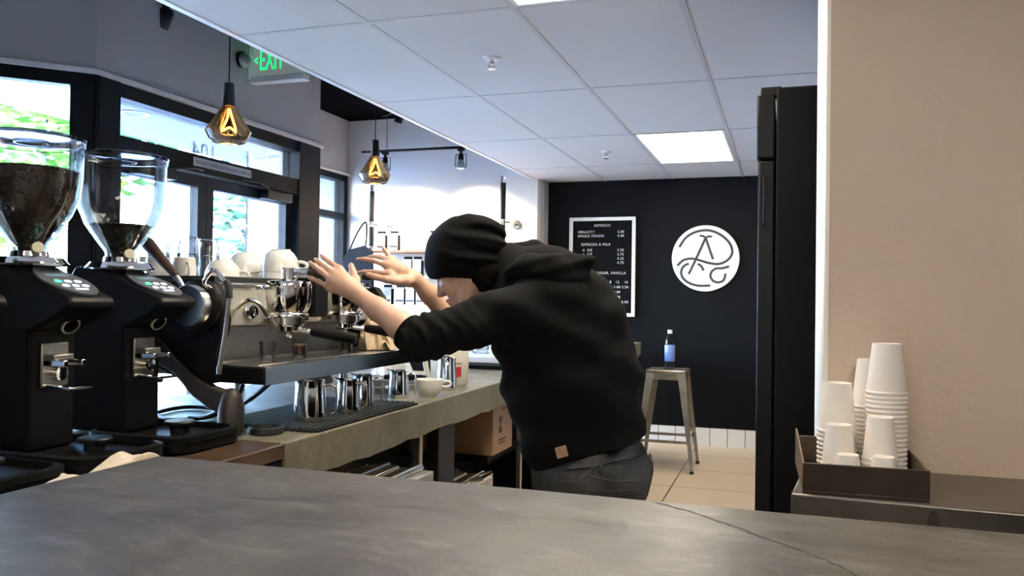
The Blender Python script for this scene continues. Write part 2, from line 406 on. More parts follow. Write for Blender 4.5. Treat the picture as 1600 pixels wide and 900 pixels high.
def leaf(n, y0, y1, hinge, hy):
    d = xs('door_%d' % n, 'doorframe', [(-3.735, -3.665, y0, y0+.075, .02, 2.08), (-3.735, -3.665, y1-.075, y1, .02, 2.08), (-3.735, -3.665, y0+.075, y1-.075, 2.0, 2.08), (-3.735, -3.665, y0+.075, y1-.075, .02, .24)])
    xs('door_pane', 'glass', [(-3.704, -3.696, y0+.07, y1-.07, .24, 2.0)], d, 0)
    xs('door_closer', 'blackmetal', [(-3.66, -3.585, hinge-.16, hinge+.16, 2.0, 2.07)], d, .008)
    b = BM(); tube(b, [(-3.62, hinge+.1*(1 if hinge < 4.6 else -1), 2.075), (-3.56, hinge+.3*(1 if hinge < 4.6 else -1), 2.10), (-3.61, hinge+.42*(1 if hinge < 4.6 else -1), 2.105)], .011, 8); obj('closer_arm', b, 'blackmetal', d)
    b = BM(); tube(b, [(-3.66, hy, .95), (-3.60, hy, .95), (-3.60, hy, 1.30), (-3.66, hy, 1.30)], .012, 10); obj('door_handle', b, 'steel', d)
leaf(1, 3.735, 4.545, 4.02, 4.50); leaf(2, 4.55, 5.545, 5.28, 4.60)
# bulkhead window beyond the door
xs('wall_side', 'wall', [(-4.34, -4.18, 5.83, 7.32, ZH, ZU)], bevel=0)
xs('trim_7', 'ledge', [(-4.182, -4.16, 5.83, 7.32, ZH-.004, ZH+.02)])
w3 = xs('window_3', 'frame', [(-4.30, -4.19, 5.83, 5.93, 0, ZH), (-4.30, -4.19, 7.25, 7.32, 0, ZH), (-4.30, -4.19, 5.93, 7.25, 2.44, ZH), (-4.30, -4.19, 5.93, 7.25, 2.06, 2.12), (-4.30, -4.19, 5.93, 7.25, 0, .14)])
xs('window_pane', 'glass', [(-4.25, -4.243, 5.93, 7.25, .14, 2.44)], w3, 0)
# ---- outside
b = BM(); box(b, -60, -3.0, -30, 60, -.25, -.06); struct('pavement', b, 'pavement')
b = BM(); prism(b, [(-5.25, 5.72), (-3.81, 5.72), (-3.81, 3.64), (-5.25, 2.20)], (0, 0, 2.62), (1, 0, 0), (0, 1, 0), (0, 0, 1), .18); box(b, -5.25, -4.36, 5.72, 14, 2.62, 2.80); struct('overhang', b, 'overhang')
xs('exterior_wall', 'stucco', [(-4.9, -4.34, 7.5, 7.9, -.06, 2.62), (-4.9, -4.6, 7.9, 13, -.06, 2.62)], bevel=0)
xs('exterior_column', 'stucco', [(-5.2, -4.85, 8.5, 8.85, -.06, 2.62)], bevel=0)
for (x, y) in ((-4.55, 4.85), (-4.55, 8.6)):
    b = BM(); lathe(b, [(.105, -.006), (.085, -.008), (.075, .002), (.07, .05), (0, .05)], (x, y, 2.62), 24)
    tag(obj('recessed_light', b, 'whitepanel'), 'round recessed downlight in the outdoor soffit above the door' if y < 5 else 'round recessed downlight in the outdoor soffit past the side window', 'light', None)
def tree(loc, h, spread, leafm, label, n=900, seed=1, crown_z=.62):
    rnd = random.Random(seed); t = thing('street_tree', label, 'tree', loc, 0, 'street trees outside the storefront')
    b = BM()
    tube(b, smooth_path([(0, 0, -.06), (.06, .05, h*.25), (-.04, .1, h*.5), (.02, .02, h*.8)], 4), [.11-.006*k for k in range(13)], 8)
    for k in range(5):
        a = k*1.3; tube(b, [(0, .05, h*(.4+.06*k)), (cos(a)*spread*.35, sin(a)*spread*.35, h*(.56+.05*k)), (cos(a)*spread*.7, sin(a)*spread*.7, h*(.66+.04*k))], [.045, .03, .012], 6)
    obj('trunk', b, 'bark', t)
    b = BM(); cl = [(rnd.uniform(-1, 1)*spread*.7, rnd.uniform(-1, 1)*spread*.7, h*crown_z+rnd.uniform(-.28, .36)*h*.8, rnd.uniform(.3, .55)*spread) for _ in range(16)]
    for k in range(n):
        c = rnd.choice(cl); v = Vector((rnd.gauss(0, 1), rnd.gauss(0, 1), rnd.gauss(0, 1))).normalized()*c[3]*rnd.uniform(.5, 1)
        p = Vector(c[:3])+v; x, y, d = frame_of((rnd.gauss(0, 1), rnd.gauss(0, 1), rnd.gauss(0, 1)+.4)); s = rnd.uniform(.05, .10)
        q = [b.verts.new(p + x*s*1.5), b.verts.new(p + y*s*.6 + d*s*.2), b.verts.new(p - x*s*1.5), b.verts.new(p - y*s*.6 + d*s*.2)]
        b.faces.new(q)
    obj('foliage', b, leafm, t)
tree((-7.8, 6.9, 0), 4.6, 1.5, 'leaf', 'broad green tree seen through the angled window at left', 2600, 3, .62)
tree((-7.95, 11.0, 0), 3.2, .62, 'leaf2', 'slender pale trunked tree seen through the right door pane', 420, 8, .80)

# ================================================================== ceiling fittings
for k, (i, j) in enumerate(PANELS):
    x0, x1, y0, y1 = XG[i]+.014, XG[i+1]-.014, YG[j]+.014, YG[j+1]-.014
    if k > 3: continue
    lb = ['lit rectangular ceiling panel in front of the black menu wall', 'lit ceiling panel over the bar at the top edge of the photo', 'added unseen lit panel over the customer side', 'added unseen lit panel over the customer side near the beige wall'][k]
    t = thing('ceiling_light', lb, 'light', ((x0+x1)/2, (y0+y1)/2, ZC), 0, 'ceiling light panels')  # the two customer-side panels are unseen, added as extra room light
    hx, hy = (x1-x0)/2, (y1-y0)/2
    b = BM(); box(b, -hx+.018, hx-.018, -hy+.018, hy-.018, .001, .008); obj('diffuser', b, 'panel', t)
    b = BM()
    for q in ((-hx, hx, -hy, -hy+.018), (-hx, hx, hy-.018, hy), (-hx, -hx+.018, -hy+.018, hy-.018), (hx-.018, hx, -hy+.018, hy-.018)): box(b, *q, -.003, .03)
    box(b, -hx, hx, -hy, hy, .03, .06)
    obj('light_frame', b, 'whitepanel', t)
# two unlit cells are closed with plain tiles
b = BM()
for (i, j) in PANELS[4:]: box(b, XG[i]+.012, XG[i+1]-.012, YG[j]+.012, YG[j+1]-.012, ZC, ZC+.02)
obj('ceiling_tile', b, 'ceil', ceil)
def sprinkler(x, y, label):
    t = thing('sprinkler', label, 'sprinkler', (x, y, ZC), 0, 'fire sprinklers')
    b = BM(); lathe(b, [(.0, 0), (.042, 0), (.036, -.007), (.012, -.010), (.0, -.010)], n=20); obj('escutcheon', b, 'whitepanel', t)
    b = BM(); tube(b, [(0, 0, -.008), (0, 0, -.03)], .008, 8); tube(b, [(-.012, 0, -.02), (-.012, 0, -.05)], .0025, 6); tube(b, [(.012, 0, -.02), (.012, 0, -.05)], .0025, 6); tube(b, [(-.013, 0, -.021), (.013, 0, -.021)], .003, 6); obj('yoke', b, 'steel', t)
    b = BM(); lathe(b, [(0, -.05), (.018, -.05), (.020, -.053), (0, -.053)], n=14); obj('deflector', b, 'steel', t)
sprinkler(-1.295, 3.55, 'ceiling sprinkler over the bar, nearer of the two'); sprinkler(-1.29, 6.06, 'small ceiling sprinkler left of the lit panel, further of the two')

MT['bulbglass'] = glass('bulb_glass', (1, .9, .75), .95, .03, .3)
def pendant(x, y, zb, label):
    t = thing('pendant_lamp', label, 'lamp', (x, y, zb), 0, 'amber glass pendant lamps')
    b = BM(); lathe(b, [(.0, .292), (.012, .292), (.024, .286), (.030, .183), (.032, .176), (.0, .174)], n=20); obj('lamp_cap', b, 'blackmetal', t)
    b = BM(); lathe(b, [(.031, .180), (.036, .168), (.070, .112), (.1045, .060), (.1085, .052), (.106, .046), (.090, .014), (.080, .001), (.076, 0)], n=48); obj('lamp_shade', b, 'amber', t)
    b = BM(); tube(b, [(0, 0, .29), (0, 0, ZU-zb-.02)], .0032, 8); obj('cord', b, 'blackmetal', t)
    b = BM(); lathe(b, [(0, 0), (.045, 0), (.045, -.02), (.0, -.022)], (0, 0, ZU-zb), 20); obj('ceiling_canopy', b, 'blackmetal', t)
    b = BM(); lathe(b, [(0, .176), (.016, .175), (.018, .16), (.030, .12), (.046, .075), (.044, .05), (.025, .035), (0, .032)], n=20); obj('bulb', b, 'bulbglass', t)
    b = BM(); tube(b, smooth_path([(-.004, .004, .165), (-.012, .006, .12), (-.036, 0, .066), (-.012, -.02, .056), (.016, -.010, .070), (.036, .01, .052), (.016, .01, .115), (.004, 0, .165)], 5), .0052, 8); obj('filament', b, 'filament', t)
pendant(-2.585, 3.36, 2.04, 'amber glass pendant lamp hanging in front of the door transom, the nearer one')
pendant(-2.63, 4.95, 2.06, 'amber glass pendant lamp hanging before the track rail, the further one')

def track_head(x, y, z, label, aim=None):
    t = thing('track_spot', label, 'spotlight', (x, y, z), 0, 'track spotlights')
    b = BM(); tube(b, [(0, 0, -.008), (0, 0, -.045)], .014, 10); box(b, -.03, .03, -.017, .017, -.02, 0); obj('adapter', b, 'blackmetal', t)
    b = BM(); tube(b, [(0, 0, -.045), (-.05, 0, -.05), (-.054, 0, -.16), (-.03, 0, -.185)], .004, 6); tube(b, [(0, 0, -.045), (.05, 0, -.05), (.054, 0, -.16), (.03, 0, -.185)], .004, 6); obj('yoke', b, 'blackmetal', t)
    b = BM(); lathe(b, [(0, -.05), (.024, -.052), (.026, -.10), (0, -.10)], n=18); obj('lamp_holder', b, 'blackmetal', t)
    b = BM(); lathe(b, [(.02, -.10), (.028, -.115), (.046, -.175), (.044, -.18), (0, -.178)], n=22); obj('lamp', b, 'satin', t)
    if aim: 
        l = light('track_beam', 'SPOT', (x, y+.01, z-.20), SPOT, (1, .80, .56), spot_size=radians(112), spot_blend=1.0, shadow_soft_size=.05)
        d = Vector(aim)-l.location; l.rotation_euler = d.to_track_quat('-Z', 'Y').to_euler()
tr = thing('track_rail', 'black suspended track rail in front of the shelf wall', 'track rail', (-3.0, 6.9, 2.64))
b = BM(); box(b, -.80, .75, -.017, .017, 0, .022); obj('rail', b, 'blackmetal', tr, .002)
b = BM(); tube(b, [(-.545, 0, .02), (-.545, 0, ZU-2.64)], .003, 6); tube(b, [(.5, 0, .02), (.5, 0, ZU-2.64)], .003, 6); obj('hanger_wire', b, 'blackmetal', tr)
track_head(-3.56, 6.9, 2.64, 'black track spotlight behind the further pendant lamp', (-3.40, 7.32, 1.55))
track_head(-2.80, 6.9, 2.64, 'black track spotlight at the right end of the rail', (-2.75, 7.32, 1.55))
def ceiling_spot(x, y, z, label):
    t = thing('track_spot', label, 'spotlight', (x, y, z), radians(-35), 'track spotlights')
    b = BM(); box(b, -.32, .05, -.018, .018, -.03, 0); obj('track', b, 'blackmetal', t, .002)
    b = BM(); tube(b, [(0, 0, -.03), (0, 0, -.07)], .012, 8); lathe(b, [(0, -.055), (.036, -.052), (.044, .05), (.03, .07), (0, .072)], (.0, 0, -.09), 18, (.3, .2, 1)); obj('spot_can', b, 'blackmetal', t)
ceiling_spot(-3.60, 4.06, ZU, 'black ceiling spotlight above the storefront at the top edge')
ceiling_spot(-3.42, 6.90, ZU, 'black ceiling spotlight high above the track rail')
# exit sign, sensor
t = thing('exit_sign', 'green EXIT sign with left arrow on a white edge lit plate', 'exit sign', (-3.6, 4.93, 2.785))
b = BM(); box(b, .012, .435, -.006, .006, .045, .262); obj('sign_plate', b, 'signplate', t, .002)
b = BM(); box(b, .0, .010, -.05, .05, .02, .30); obj('wall_bracket', b, 'whitepanel', t, .004)
b = BM(); box(b, .0, .445, -.038, .038, .0, .045); obj('housing', b, 'whitepanel', t, .006)
text('exit_letters', 'EXIT', .21, (.062, -.0066, .095), (1, 0, 0), (0, 0, 1), 'exitgreen', t, xs=.47, depth=.0008)
b = BM(); prism(b, [(.012, .165), (.044, .19), (.044, .178), (.029, .165), (.044, .152), (.044, .14)], (.006, -.0065, 0), (1, 0, 0), (0, 0, 1), (0, -1, 0), .001); obj('arrow', b, 'exitgreen', t)
t = thing('dome_sensor', 'small grey dome sensor on the wall left of the exit sign', 'sensor', (-3.6, 4.80, 2.925))
b = BM(); lathe(b, [(0, 0), (.055, 0), (.058, .02), (.03, .025), (0, .025)], n=24, axis=(1, 0, 0)); obj('mounting_base', b, 'blackplastic', t)
b = BM(); lathe(b, [(.05, .02), (.048, .045), (.034, .07), (.015, .082), (0, .085)], n=24, axis=(1, 0, -.35)); obj('dome', b, 'signlens', t)
b = BM(); box(b, -3.609, -3.6075, 4.35, 4.95, 2.123, 2.178); st = tag(obj('door_notice', b, 'sticker'), 'grey notice strip on the bar above the doors', 'notice')
text('notice_letters', 'THIS DOOR TO REMAIN UNLOCKED DURING BUSINESS HOURS', .034, (-3.6072, 4.365, 2.138), (0, 1, 0), (0, 0, 1), 'ink', st, xs=.62, depth=.0004)
# ================================================================== counters
ZB = 1.07                      # front bar top
t = thing('front_bar', 'dark polished concrete bar top across the whole foreground', 'bar counter', (0, 0, 0))
b = BM()
def wavy(n, x0, x1, y, amp, seed):
    r = random.Random(seed); return [(x0+(x1-x0)*k/n, y + r.uniform(-amp, amp)) for k in range(n+1)]
far = wavy(40, 2.2, -.855, .967, .0016, 2)
poly = [(-.868, .10), (2.2, .10)] + far
prism(b, poly, (0, 0, ZB-.065), (1, 0, 0), (0, 1, 0), (0, 0, 1), .065)
obj('bar_top', b, 'concrete_front', t, .004)
b = BM(); box(b, -.80, 2.15, .20, .80, 0, ZB-.065); obj('bar_body', b, 'black', t)
def crack(pts, wd, seed):
    r = random.Random(seed); b = BM(); P = []
    for (x, y), (x2, y2) in zip(pts, pts[1:]):
        for k in range(8): P.append((x+(x2-x)*k/8+r.uniform(-1, 1)*.0018, y+(y2-y)*k/8+r.uniform(-1, 1)*.0018))
    P.append(pts[-1])
    L = []; 
    for i, (x, y) in enumerate(P):
        q = P[min(i+1, len(P)-1)]; p = P[max(i-1, 0)]; d = Vector((q[0]-p[0], q[1]-p[1], 0)).normalized(); nn = Vector((-d.y, d.x, 0))
        s = wd*r.uniform(.4, 1.0)*(1 if 0 < i < len(P)-1 else .1)
        L.append((b.verts.new(Vector((x, y, ZB+.0004))+nn*s), b.verts.new(Vector((x, y, ZB+.0004))-nn*s)))
    for a, c in zip(L, L[1:]): b.faces.new((a[0], a[1], c[1], c[0]))
    return b
obj('crack', crack([(-.147, .962), (-.10, .93), (-.06, .895), (-.009, .847), (.02, .82), (.041, .794), (.075, .74)], .0018, 4), 'charcoal', t)
obj('scratch', crack([(-.735, .955), (-.742, .92), (-.75, .885)], .0011, 9), 'concrete_pale', t)

ZK = .93; XE = -1.195
t = thing('back_counter', 'thick olive concrete work counter running back under the espresso machine', 'counter', (0, 0, 0))
r = random.Random(5)
b = BM(); n = 60
Yk = [1.80 + (7.15-1.80)*k/n for k in range(n+1)]
top = [(XE + r.uniform(-.0025, .0025), y) for y in Yk]
v0 = [b.verts.new((x, y, ZK)) for x, y in top]; v1 = [b.verts.new((x-.002, y, ZK-.112+r.uniform(-.005, .006))) for x, y in top]
v2 = [b.verts.new((-2.10, y, ZK)) for y in Yk]; v3 = [b.verts.new((-2.10, y, ZK-.11)) for y in Yk]
for k in range(n):
    b.faces.new((v0[k], v0[k+1], v2[k+1], v2[k])); b.faces.new((v0[k+1], v0[k], v1[k], v1[k+1])); b.faces.new((v1[k+1], v1[k], v3[k], v3[k+1])); b.faces.new((v2[k], v2[k+1], v3[k+1], v3[k]))
b.faces.new((v0[0], v2[0], v3[0], v1[0])); b.faces.new((v0[n], v1[n], v3[n], v2[n]))
obj('slab', b, 'concrete_back', t, .004)
b = BM(); box(b, XE-.09, XE-.04, 2.86, 3.02, 0, ZK-.11); obj('leg', b, 'blackmetal', t, .003)
b = BM(); box(b, -1.38, -1.34, 2.915, 2.95, 0, ZK-.11); obj('post', b, 'steel', t, .003)
b = BM(); box(b, XE-.06, XE-.035, 3.86, 3.885, 0, ZK-.11); obj('post', b, 'steel', t, .003)
b = BM(); box(b, XE-.10, XE-.02, 7.04, 7.12, 0, ZK-.11); obj('leg', b, 'card', t, .004)
for y in (1.9, 5.0): b = BM(); box(b, XE-.12, XE-.05, y, y+.07, 0, ZK-.11); obj('leg', b, 'blackmetal', t, .003)
b = BM(); box(b, -2.08, -2.04, 1.82, 7.1, 0, ZK-.11); obj('back_panel', b, 'black', t)
b = BM(); box(b, -2.04, XE-.12, 3.95, 7.0, .06, .09); obj('lower_shelf', b, 'black', t)
b = BM(); box(b, -1.75, -1.262, 3.475, 3.97, .560, .585); obj('middle_shelf', b, 'black', t)

t = thing('wooden_counter', 'stained wooden counter section carrying the coffee grinders', 'counter', (0, 0, 0))
b = BM(); box(b, -2.10, XE, .35, 1.797, ZK-.04, ZK-.001); obj('counter_top', b, 'woodtop', t, .004)
b = BM(); box(b, -2.08, XE-.004, .37, 1.79, .0, ZK-.04); obj('cabinet', b, 'black', t, .004)

t = thing('steel_counter', 'dark steel side counter under the paper cup tray', 'counter', (0, 0, 0))
b = BM(); prism(b, [(.012, 1.745), (1.9, 1.70), (1.9, 2.079), (.045, 2.079)], (0, 0, .862), (1, 0, 0), (0, 1, 0), (0, 0, 1), .058); obj('counter_top', b, 'darksteel', t, .004)
b = BM(); box(b, .07, 1.88, 1.79, 2.078, 0, .862); obj('cabinet', b, 'black', t)
b = BM(); lathe(b, [(0, 0), (.030, 0), (.030, .004), (0, .004)], (.268, 1.7378, .883), 24, (.024, -1, 0), sx=.36, sy=1.); obj('oval_badge', b, 'bronze', t)

# things under the back counter
def bin_unit(name, label, y0, y1, z, mt, lid, xf):
    t = thing(name, label, 'storage bin', (xf, y0, 0), 0)
    d = y1-y0
    b = BM(); box(b, -.52, 0, 0, d, .0, z-.10); obj('cabinet', b, mt, t, .006)
    b = BM(); box(b, -.50, .015, .01, d-.01, z-.098, z-.055); obj('rim', b, 'satin', t, .005)
    for k, x in enumerate((-.44, -.30, -.15, -.03)):
        b = BM(); tube(b, [(x, .015, z-.045), (x, d-.015, z-.045)], .010, 8); obj('rail', b, 'steel', t)
    b = BM()
    for k in range(7): box(b, -.43+.057*k, -.385+.057*k, .03, d-.03, z-.058, z-.046+.003*(k % 2))
    obj('lid', b, lid, t, .003)
    b = BM(); tube(b, [(.0, .05, z-.03), (.045, .05, z-.02), (.045, .16, z-.02), (.0, .16, z-.03)], .010, 8); obj('handle', b, 'chrome', t)
bin_unit('under_counter_bin', 'ribbed steel bin unit under the counter left of the black leg', 1.99, 2.49, .79, 'satin', 'steel', -1.10)
bin_unit('under_counter_bin', 'worn steel bin unit under the counter beneath the cardboard box', 3.035, 3.32, .60, 'galv', 'steel', -1.19)
t = thing('cardboard_box', 'brown cardboard box tucked under the concrete counter', 'box', (-1.25, 3.51, .586))
b = BM(); prism(b, [(-.36, 0), (0.0, 0), (.0, .225), (-.36, .225)], (0, 0, 0), (1, 0, 0), (0, 0, 1), (0, 1, 0), .275)
obj('carton', b, 'card', t, .004)
b = BM()
for y, z, hy, hz in ((.10, .155, .018, .012), (.10, .105, .016, .012), (.10, .125, .004, .03), (.13, .06, .05, .004), (.12, .045, .04, .003), (.15, .2, .03, .004)): box(b, .0004, .0016, y-hy, y+hy, z-hz, z+hz)
obj('printed_marks', b, 'ink', t)
b = BM(); tube(b, smooth_path([(XE-.2, 2.66, .80), (XE-.14, 2.70, .74), (XE-.17, 2.76, .79), (XE-.12, 2.80, .71), (XE-.16, 2.84, .66)], 5), .006, 8)
tag(obj('loose_cable', b, 'blackplastic'), 'black cable hanging beneath the concrete counter', 'cable')

# ================================================================== fridge
t = thing('black_fridge', 'tall black fridge standing side-on behind the beige wall end', 'fridge', (0, 0, 0))
b = BM(); box(b, -.035, .62, 2.75, 3.5, .0, 1.985); obj('cabinet', b, 'black', t, .006)
b = BM(); box(b, -.095, -.040, 2.755, 3.495, 1.76, 1.965); obj('upper_door', b, 'blackplastic', t, .006)
b = BM(); box(b, -.090, -.040, 2.755, 3.495, .06, 1.752); obj('lower_door', b, 'blackplastic', t, .006)
b = BM(); box(b, -.085, -.02, 2.78, 2.83, 1.965, 1.995); obj('hinge', b, 'blackmetal', t, .003)
b = BM(); tube(b, [(-.07, 2.754, 1.70), (-.07, 2.738, 1.70), (-.07, 2.738, 1.55), (-.07, 2.754, 1.55)], .004, 8); obj('handle', b, 'blackplastic', t)

# ================================================================== stool, bottle
SX, SY = -.87, 6.50
t = thing('metal_stool', 'gunmetal steel bar stool by the black menu wall', 'stool', (SX, SY, 0))
hs_ = .155
b = BM(); prism(b, rrect(hs_, hs_, .035), (0, 0, .738), (1, 0, 0), (0, 1, 0), (0, 0, 1), .024); obj('seat', b, 'galv', t, .006)
b = BM()
for sx, sy, vx, vy in ((0, -1, 1, 0), (0, 1, 1, 0), (-1, 0, 0, 1), (1, 0, 0, 1)):
    obox(b, (sx*(hs_-.012), sy*(hs_-.012), .715), [(vx, vy, 0), (-vy, vx, 0), (0, 0, 1)], hs_-.02, .004, .026)
obj('apron', b, 'galv', t, .002)
for sx in (-1, 1):
    for sy in (-1, 1):
        b = BM()
        a0 = Vector((sx*(hs_-.006), sy*(hs_-.006), .745)); a1 = Vector((sx*.222, sy*.222, .012))
        rings = []
        for k in range(13):
            f = k/12; p = a0.lerp(a1, f); wd = .062*(1-f)+.020*f
            ring = [p, p - Vector((sx*wd, 0, 0)), p - Vector((sx*wd, sy*.006, 0)), p - Vector((sx*.006, sy*.006, 0)), p - Vector((sx*.006, sy*wd, 0)), p - Vector((0, sy*wd, 0))]
            rings.append([b.verts.new(q) for q in ring])
        for A, B in zip(rings, rings[1:]):
            for k in range(6): b.faces.new((A[k], A[(k+1) % 6], B[(k+1) % 6], B[k]))
        b.faces.new(rings[0]); b.faces.new(rings[-1])
        lg = obj('leg', b, 'galv', t)
        b = BM(); box(b, a1.x-sx*.012-.014, a1.x-sx*.012+.014, a1.y-sy*.012-.014, a1.y-sy*.012+.014, 0, .022); obj('foot', b, 'rubber', lg, .003)
for z, q in ((.225, .196), (.30, .19)):
    b = BM()
    if z < .25:
        for s in (-1, 1): obox(b, (0, s*(q-.012), z), [(1, 0, 0), (0, 1, 0), (0, 0, 1)], q-.005, .004, .010)
    else:
        for s in (-1, 1): obox(b, (s*(q-.012), 0, z), [(0, 1, 0), (1, 0, 0), (0, 0, 1)], q-.005, .004, .010)
    obj('stretcher', b, 'galv', t)
t = thing('water_bottle', 'clear plastic water bottle with a blue label on the metal stool', 'bottle', (-.86, 6.50, .7622))
b = BM(); lathe(b, [(.0, .004), (.034, 0), (.038, .006), (.039, .20), (.037, .225), (.024, .255), (.014, .270), (.014, .282)], n=24); obj('bottle_body', b, 'bottle', t)
b = BM(); lathe(b, [(.0395, .06), (.0400, .062), (.0400, .185), (.0395, .187)], n=24); obj('label_band', b, 'water', t)
b = BM(); lathe(b, [(.0, .276), (.018, .276), (.019, .282), (.018, .304), (0, .305)], n=20); obj('bottle_cap', b, 'white', t)

# ================================================================== menu wall
t = thing('menu_board', 'black letter menu board with a white frame', 'menu board', (-1.635, 7.57, 1.14))
b = BM()
W2, H2, f = .313, .922, .032
for q in ((-W2, W2, 0, f), (-W2, W2, H2-f, H2), (-W2, -W2+f, f, H2-f), (W2-f, W2, f, H2-f)): box(b, q[0], q[1], -.032, -.002, q[2], q[3])
obj('board_frame', b, 'white', t, .002)
b = BM(); box(b, -W2+f, W2-f, -.014, -.002, f, H2-f); obj('letter_felt', b, 'felt', t)
rows = [(.835, [(0, 'ESPRESSO', 'C')]), (.775, [(-.235, 'VERACITY', 'L'), (.205, '3.00', 'R')]), (.738, [(-.235, 'SINGLE ORIGIN', 'L'), (.205, '4.00', 'R')]),
        (.658, [(-.20, 'ESPRESSO & MILK', 'L')]), (.605, [(-.185, '4  OZ', 'L'), (.205, '3.25', 'R')]), (.566, [(-.185, '6  OZ', 'L'), (.205, '3.75', 'R')]), (.527, [(-.185, '8  OZ', 'L'), (.205, '4.25', 'R')]), (.488, [(-.185, '12 OZ', 'L'), (.205, '4.75', 'R')]),
        (.392, [(.225, 'OATLY, SUGAR, VANILLA', 'R')]), (.308, [(.09, '8', 'R'), (.165, '12', 'R'), (.245, '16', 'R')]), (.262, [(-.10, 'COFFEE', 'R'), (.10, '2.50', 'R'), (.175, '3.00', 'R'), (.25, '3.50', 'R')]),
        (.216, [(.175, '4.00', 'R')]), (.170, [(.175, '4.00', 'R')]), (.124, [(.175, '5.00', 'R'), (.25, '6.00', 'R')])]
k = 0
for z, items in rows:
    for x, s, al in items:
        text('menu_letters', s, .033, (x, -.0155, z), (1, 0, 0), (0, 0, 1), 'white', t, {'L': 'LEFT', 'R': 'RIGHT', 'C': 'CENTER'}[al], .0012, 1.18, .95)
t = thing('round_logo_sign', 'round white sign with black line monogram on the black wall', 'sign', (-.693, 7.57, 1.677))
b = BM(); lathe(b, [(0, 0), (.297, 0), (.297, .02), (.293, .024), (0, .024)], n=72, axis=(0, -1, 0)); obj('disc', b, 'plasterwhite', t)
# strokes measured on the sign, in units of its radius
u = .297
def strk(pts, wd=.0105, k=8):
    P = smooth_path([(x*u, -.0255, z*u) for x, z in pts], k) if len(pts) > 2 else [(x*u, -.0255, z*u) for x, z in pts]
    b = BM(); tube(b, P, wd, 8, flat=1.0)
    for v in b.verts: v.co.y = -.0255 + (v.co.y+.0255)*.12
    obj('monogram_stroke', b, 'charcoal', t)
def pz(*ps): return [((x-913)/192., (312-y)/188.) for x, y in ps]     # points read off the enlarged sign
strk(pz((764, 248), (800, 196), (850, 165), (912, 153), (970, 165), (1025, 200), (1058, 245), (1062, 290), (1035, 325), (990, 344), (940, 340), (890, 326), (840, 314), (790, 322), (754, 354)))
strk(pz((880, 184), (900, 186), (914, 196), (928, 188), (950, 190)), .009)
strk(pz((914, 196), (868, 300), (820, 402)))
strk(pz((914, 196), (936, 258), (957, 318)))
strk(pz((820, 342), (790, 358), (776, 392), (790, 428), (828, 455), (880, 468), (943, 466)))
strk(pz((870, 344), (890, 356), (905, 382)))
strk(pz((1048, 358), (1010, 368), (975, 370), (950, 388), (944, 415), (960, 440), (990, 448), (1018, 435), (1028, 398)))

# ================================================================== shelf unit with coffee bags
t = thing('wall_shelf_unit', 'pipe shelving unit with walnut boards on the cream wall', 'shelf unit', (0, 7.05, 0))
for x, zt in ((-3.775, 2.36), (-2.445, 2.40)):
    b = BM(); tube(b, [(x, 0, 0), (x, 0, zt-.06)], .026, 16); pl = obj('pole', b, 'blackmetal', t)
    b = BM(); tube(b, [(x, 0, zt-.06), (x, 0, zt)], .027, 16); obj('pole_cap', b, 'chrome', pl)
    for z in (1.985, 1.75, 1.35, .9): b = BM(); tube(b, [(x, 0, z-.025), (x, 0, z+.025)], .0275, 16); obj('coupling', b, 'chrome', pl)
    b = BM(); tube(b, [(x, 0, 1.985), (x+.05, .02, 1.985), (x+.05, .266, 1.985)], .011, 10); lathe(b, [(0, 0), (.045, 0), (.042, .012), (0, .014)], (x+.05, .269, 1.985), 20, (0, -1, 0)); obj('wall_bracket', b, 'steel', t)
SH = [1.735, 1.245, .80, .35]
SHY = [(1.735,), ]
for z in (1.738, 1.49, 1.22, .80):
    b = BM(); box(b, -3.80, -2.42, .03, .262, z-.022, z); sb = obj('shelf_board', b, 'shelfwood' if z > 1.6 else 'white', t, .002)
def bag(x, y, z, label, grp='white coffee bags on the shelves', rz=0.):
    t = thing('coffee_bag', label, 'coffee bag', (x, y, z), rz, grp)
    b = BM()
    prof = [(-.050, 0), (.050, 0), (.052, .02), (.050, .14), (.030, .165), (.012, .178), (-.012, .178), (-.030, .165), (-.050, .14), (-.052, .02)]
    prism(b, [(-.045, .0), (.045, .0), (.046, .15), (.042, .165), (-.042, .165), (-.046, .15)], (0, -.032, 0), (1, 0, 0), (0, 0, 1), (0, 1, 0), .06); obj('front_face', b, 'bagwhite', t, .006)
    for sx in (.0462, -.0475): b = BM(); box(b, sx, sx+.0013, -.030, .026, .003, .15); obj('side_gusset', b, 'bagblack', t)
    b = BM(); box(b, -.043, .043, -.010, -.002, .163, .190); obj('folded_top', b, 'bagblack', t, .002)
    b = BM(); box(b, -.040, .040, -.0330, -.0322, .028, .048)
    lathe(b, [(.017, 0), (.020, 0), (.020, .0008), (.017, .0008)], (0, -.0322, .105), 16, (0, -1, 0)); obj('printed_label', b, 'ink', t)
    return t
def atz(px, Y, Z):
    """x on the plane y = Y below the column px of the photograph"""
    return atY(px, 430, Y).x
b0 = None
lab = {0: 'white coffee bag on the top walnut shelf, next to the left pole', 1: 'white coffee bag on the top walnut shelf, second from the pole', 2: 'white coffee bag on the top walnut shelf half behind the beanie'}
for k, px in enumerate((596, 616, 678)): bag(atz(px, 7.18, 0), 7.18, 1.7385, lab[k])
for k, (px, l) in enumerate(((638, 'white coffee bag on the middle shelf above the raised forearm, left one'), (653, 'white coffee bag on the middle shelf above the raised forearm, right one'))): bag(atz(px, 7.18, 0), 7.18, 1.4905, l)
for k, (px, l) in enumerate(((607, 'leftmost white coffee bag on the lower shelf between the forearms'), (627, 'second white coffee bag on the lower shelf between the forearms'), (643, 'third white coffee bag on the lower shelf between the forearms'), (659, 'white coffee bag on the lower shelf beside the raised right forearm'))): bag(atz(px, 7.18, 0), 7.18, 1.2205, l)
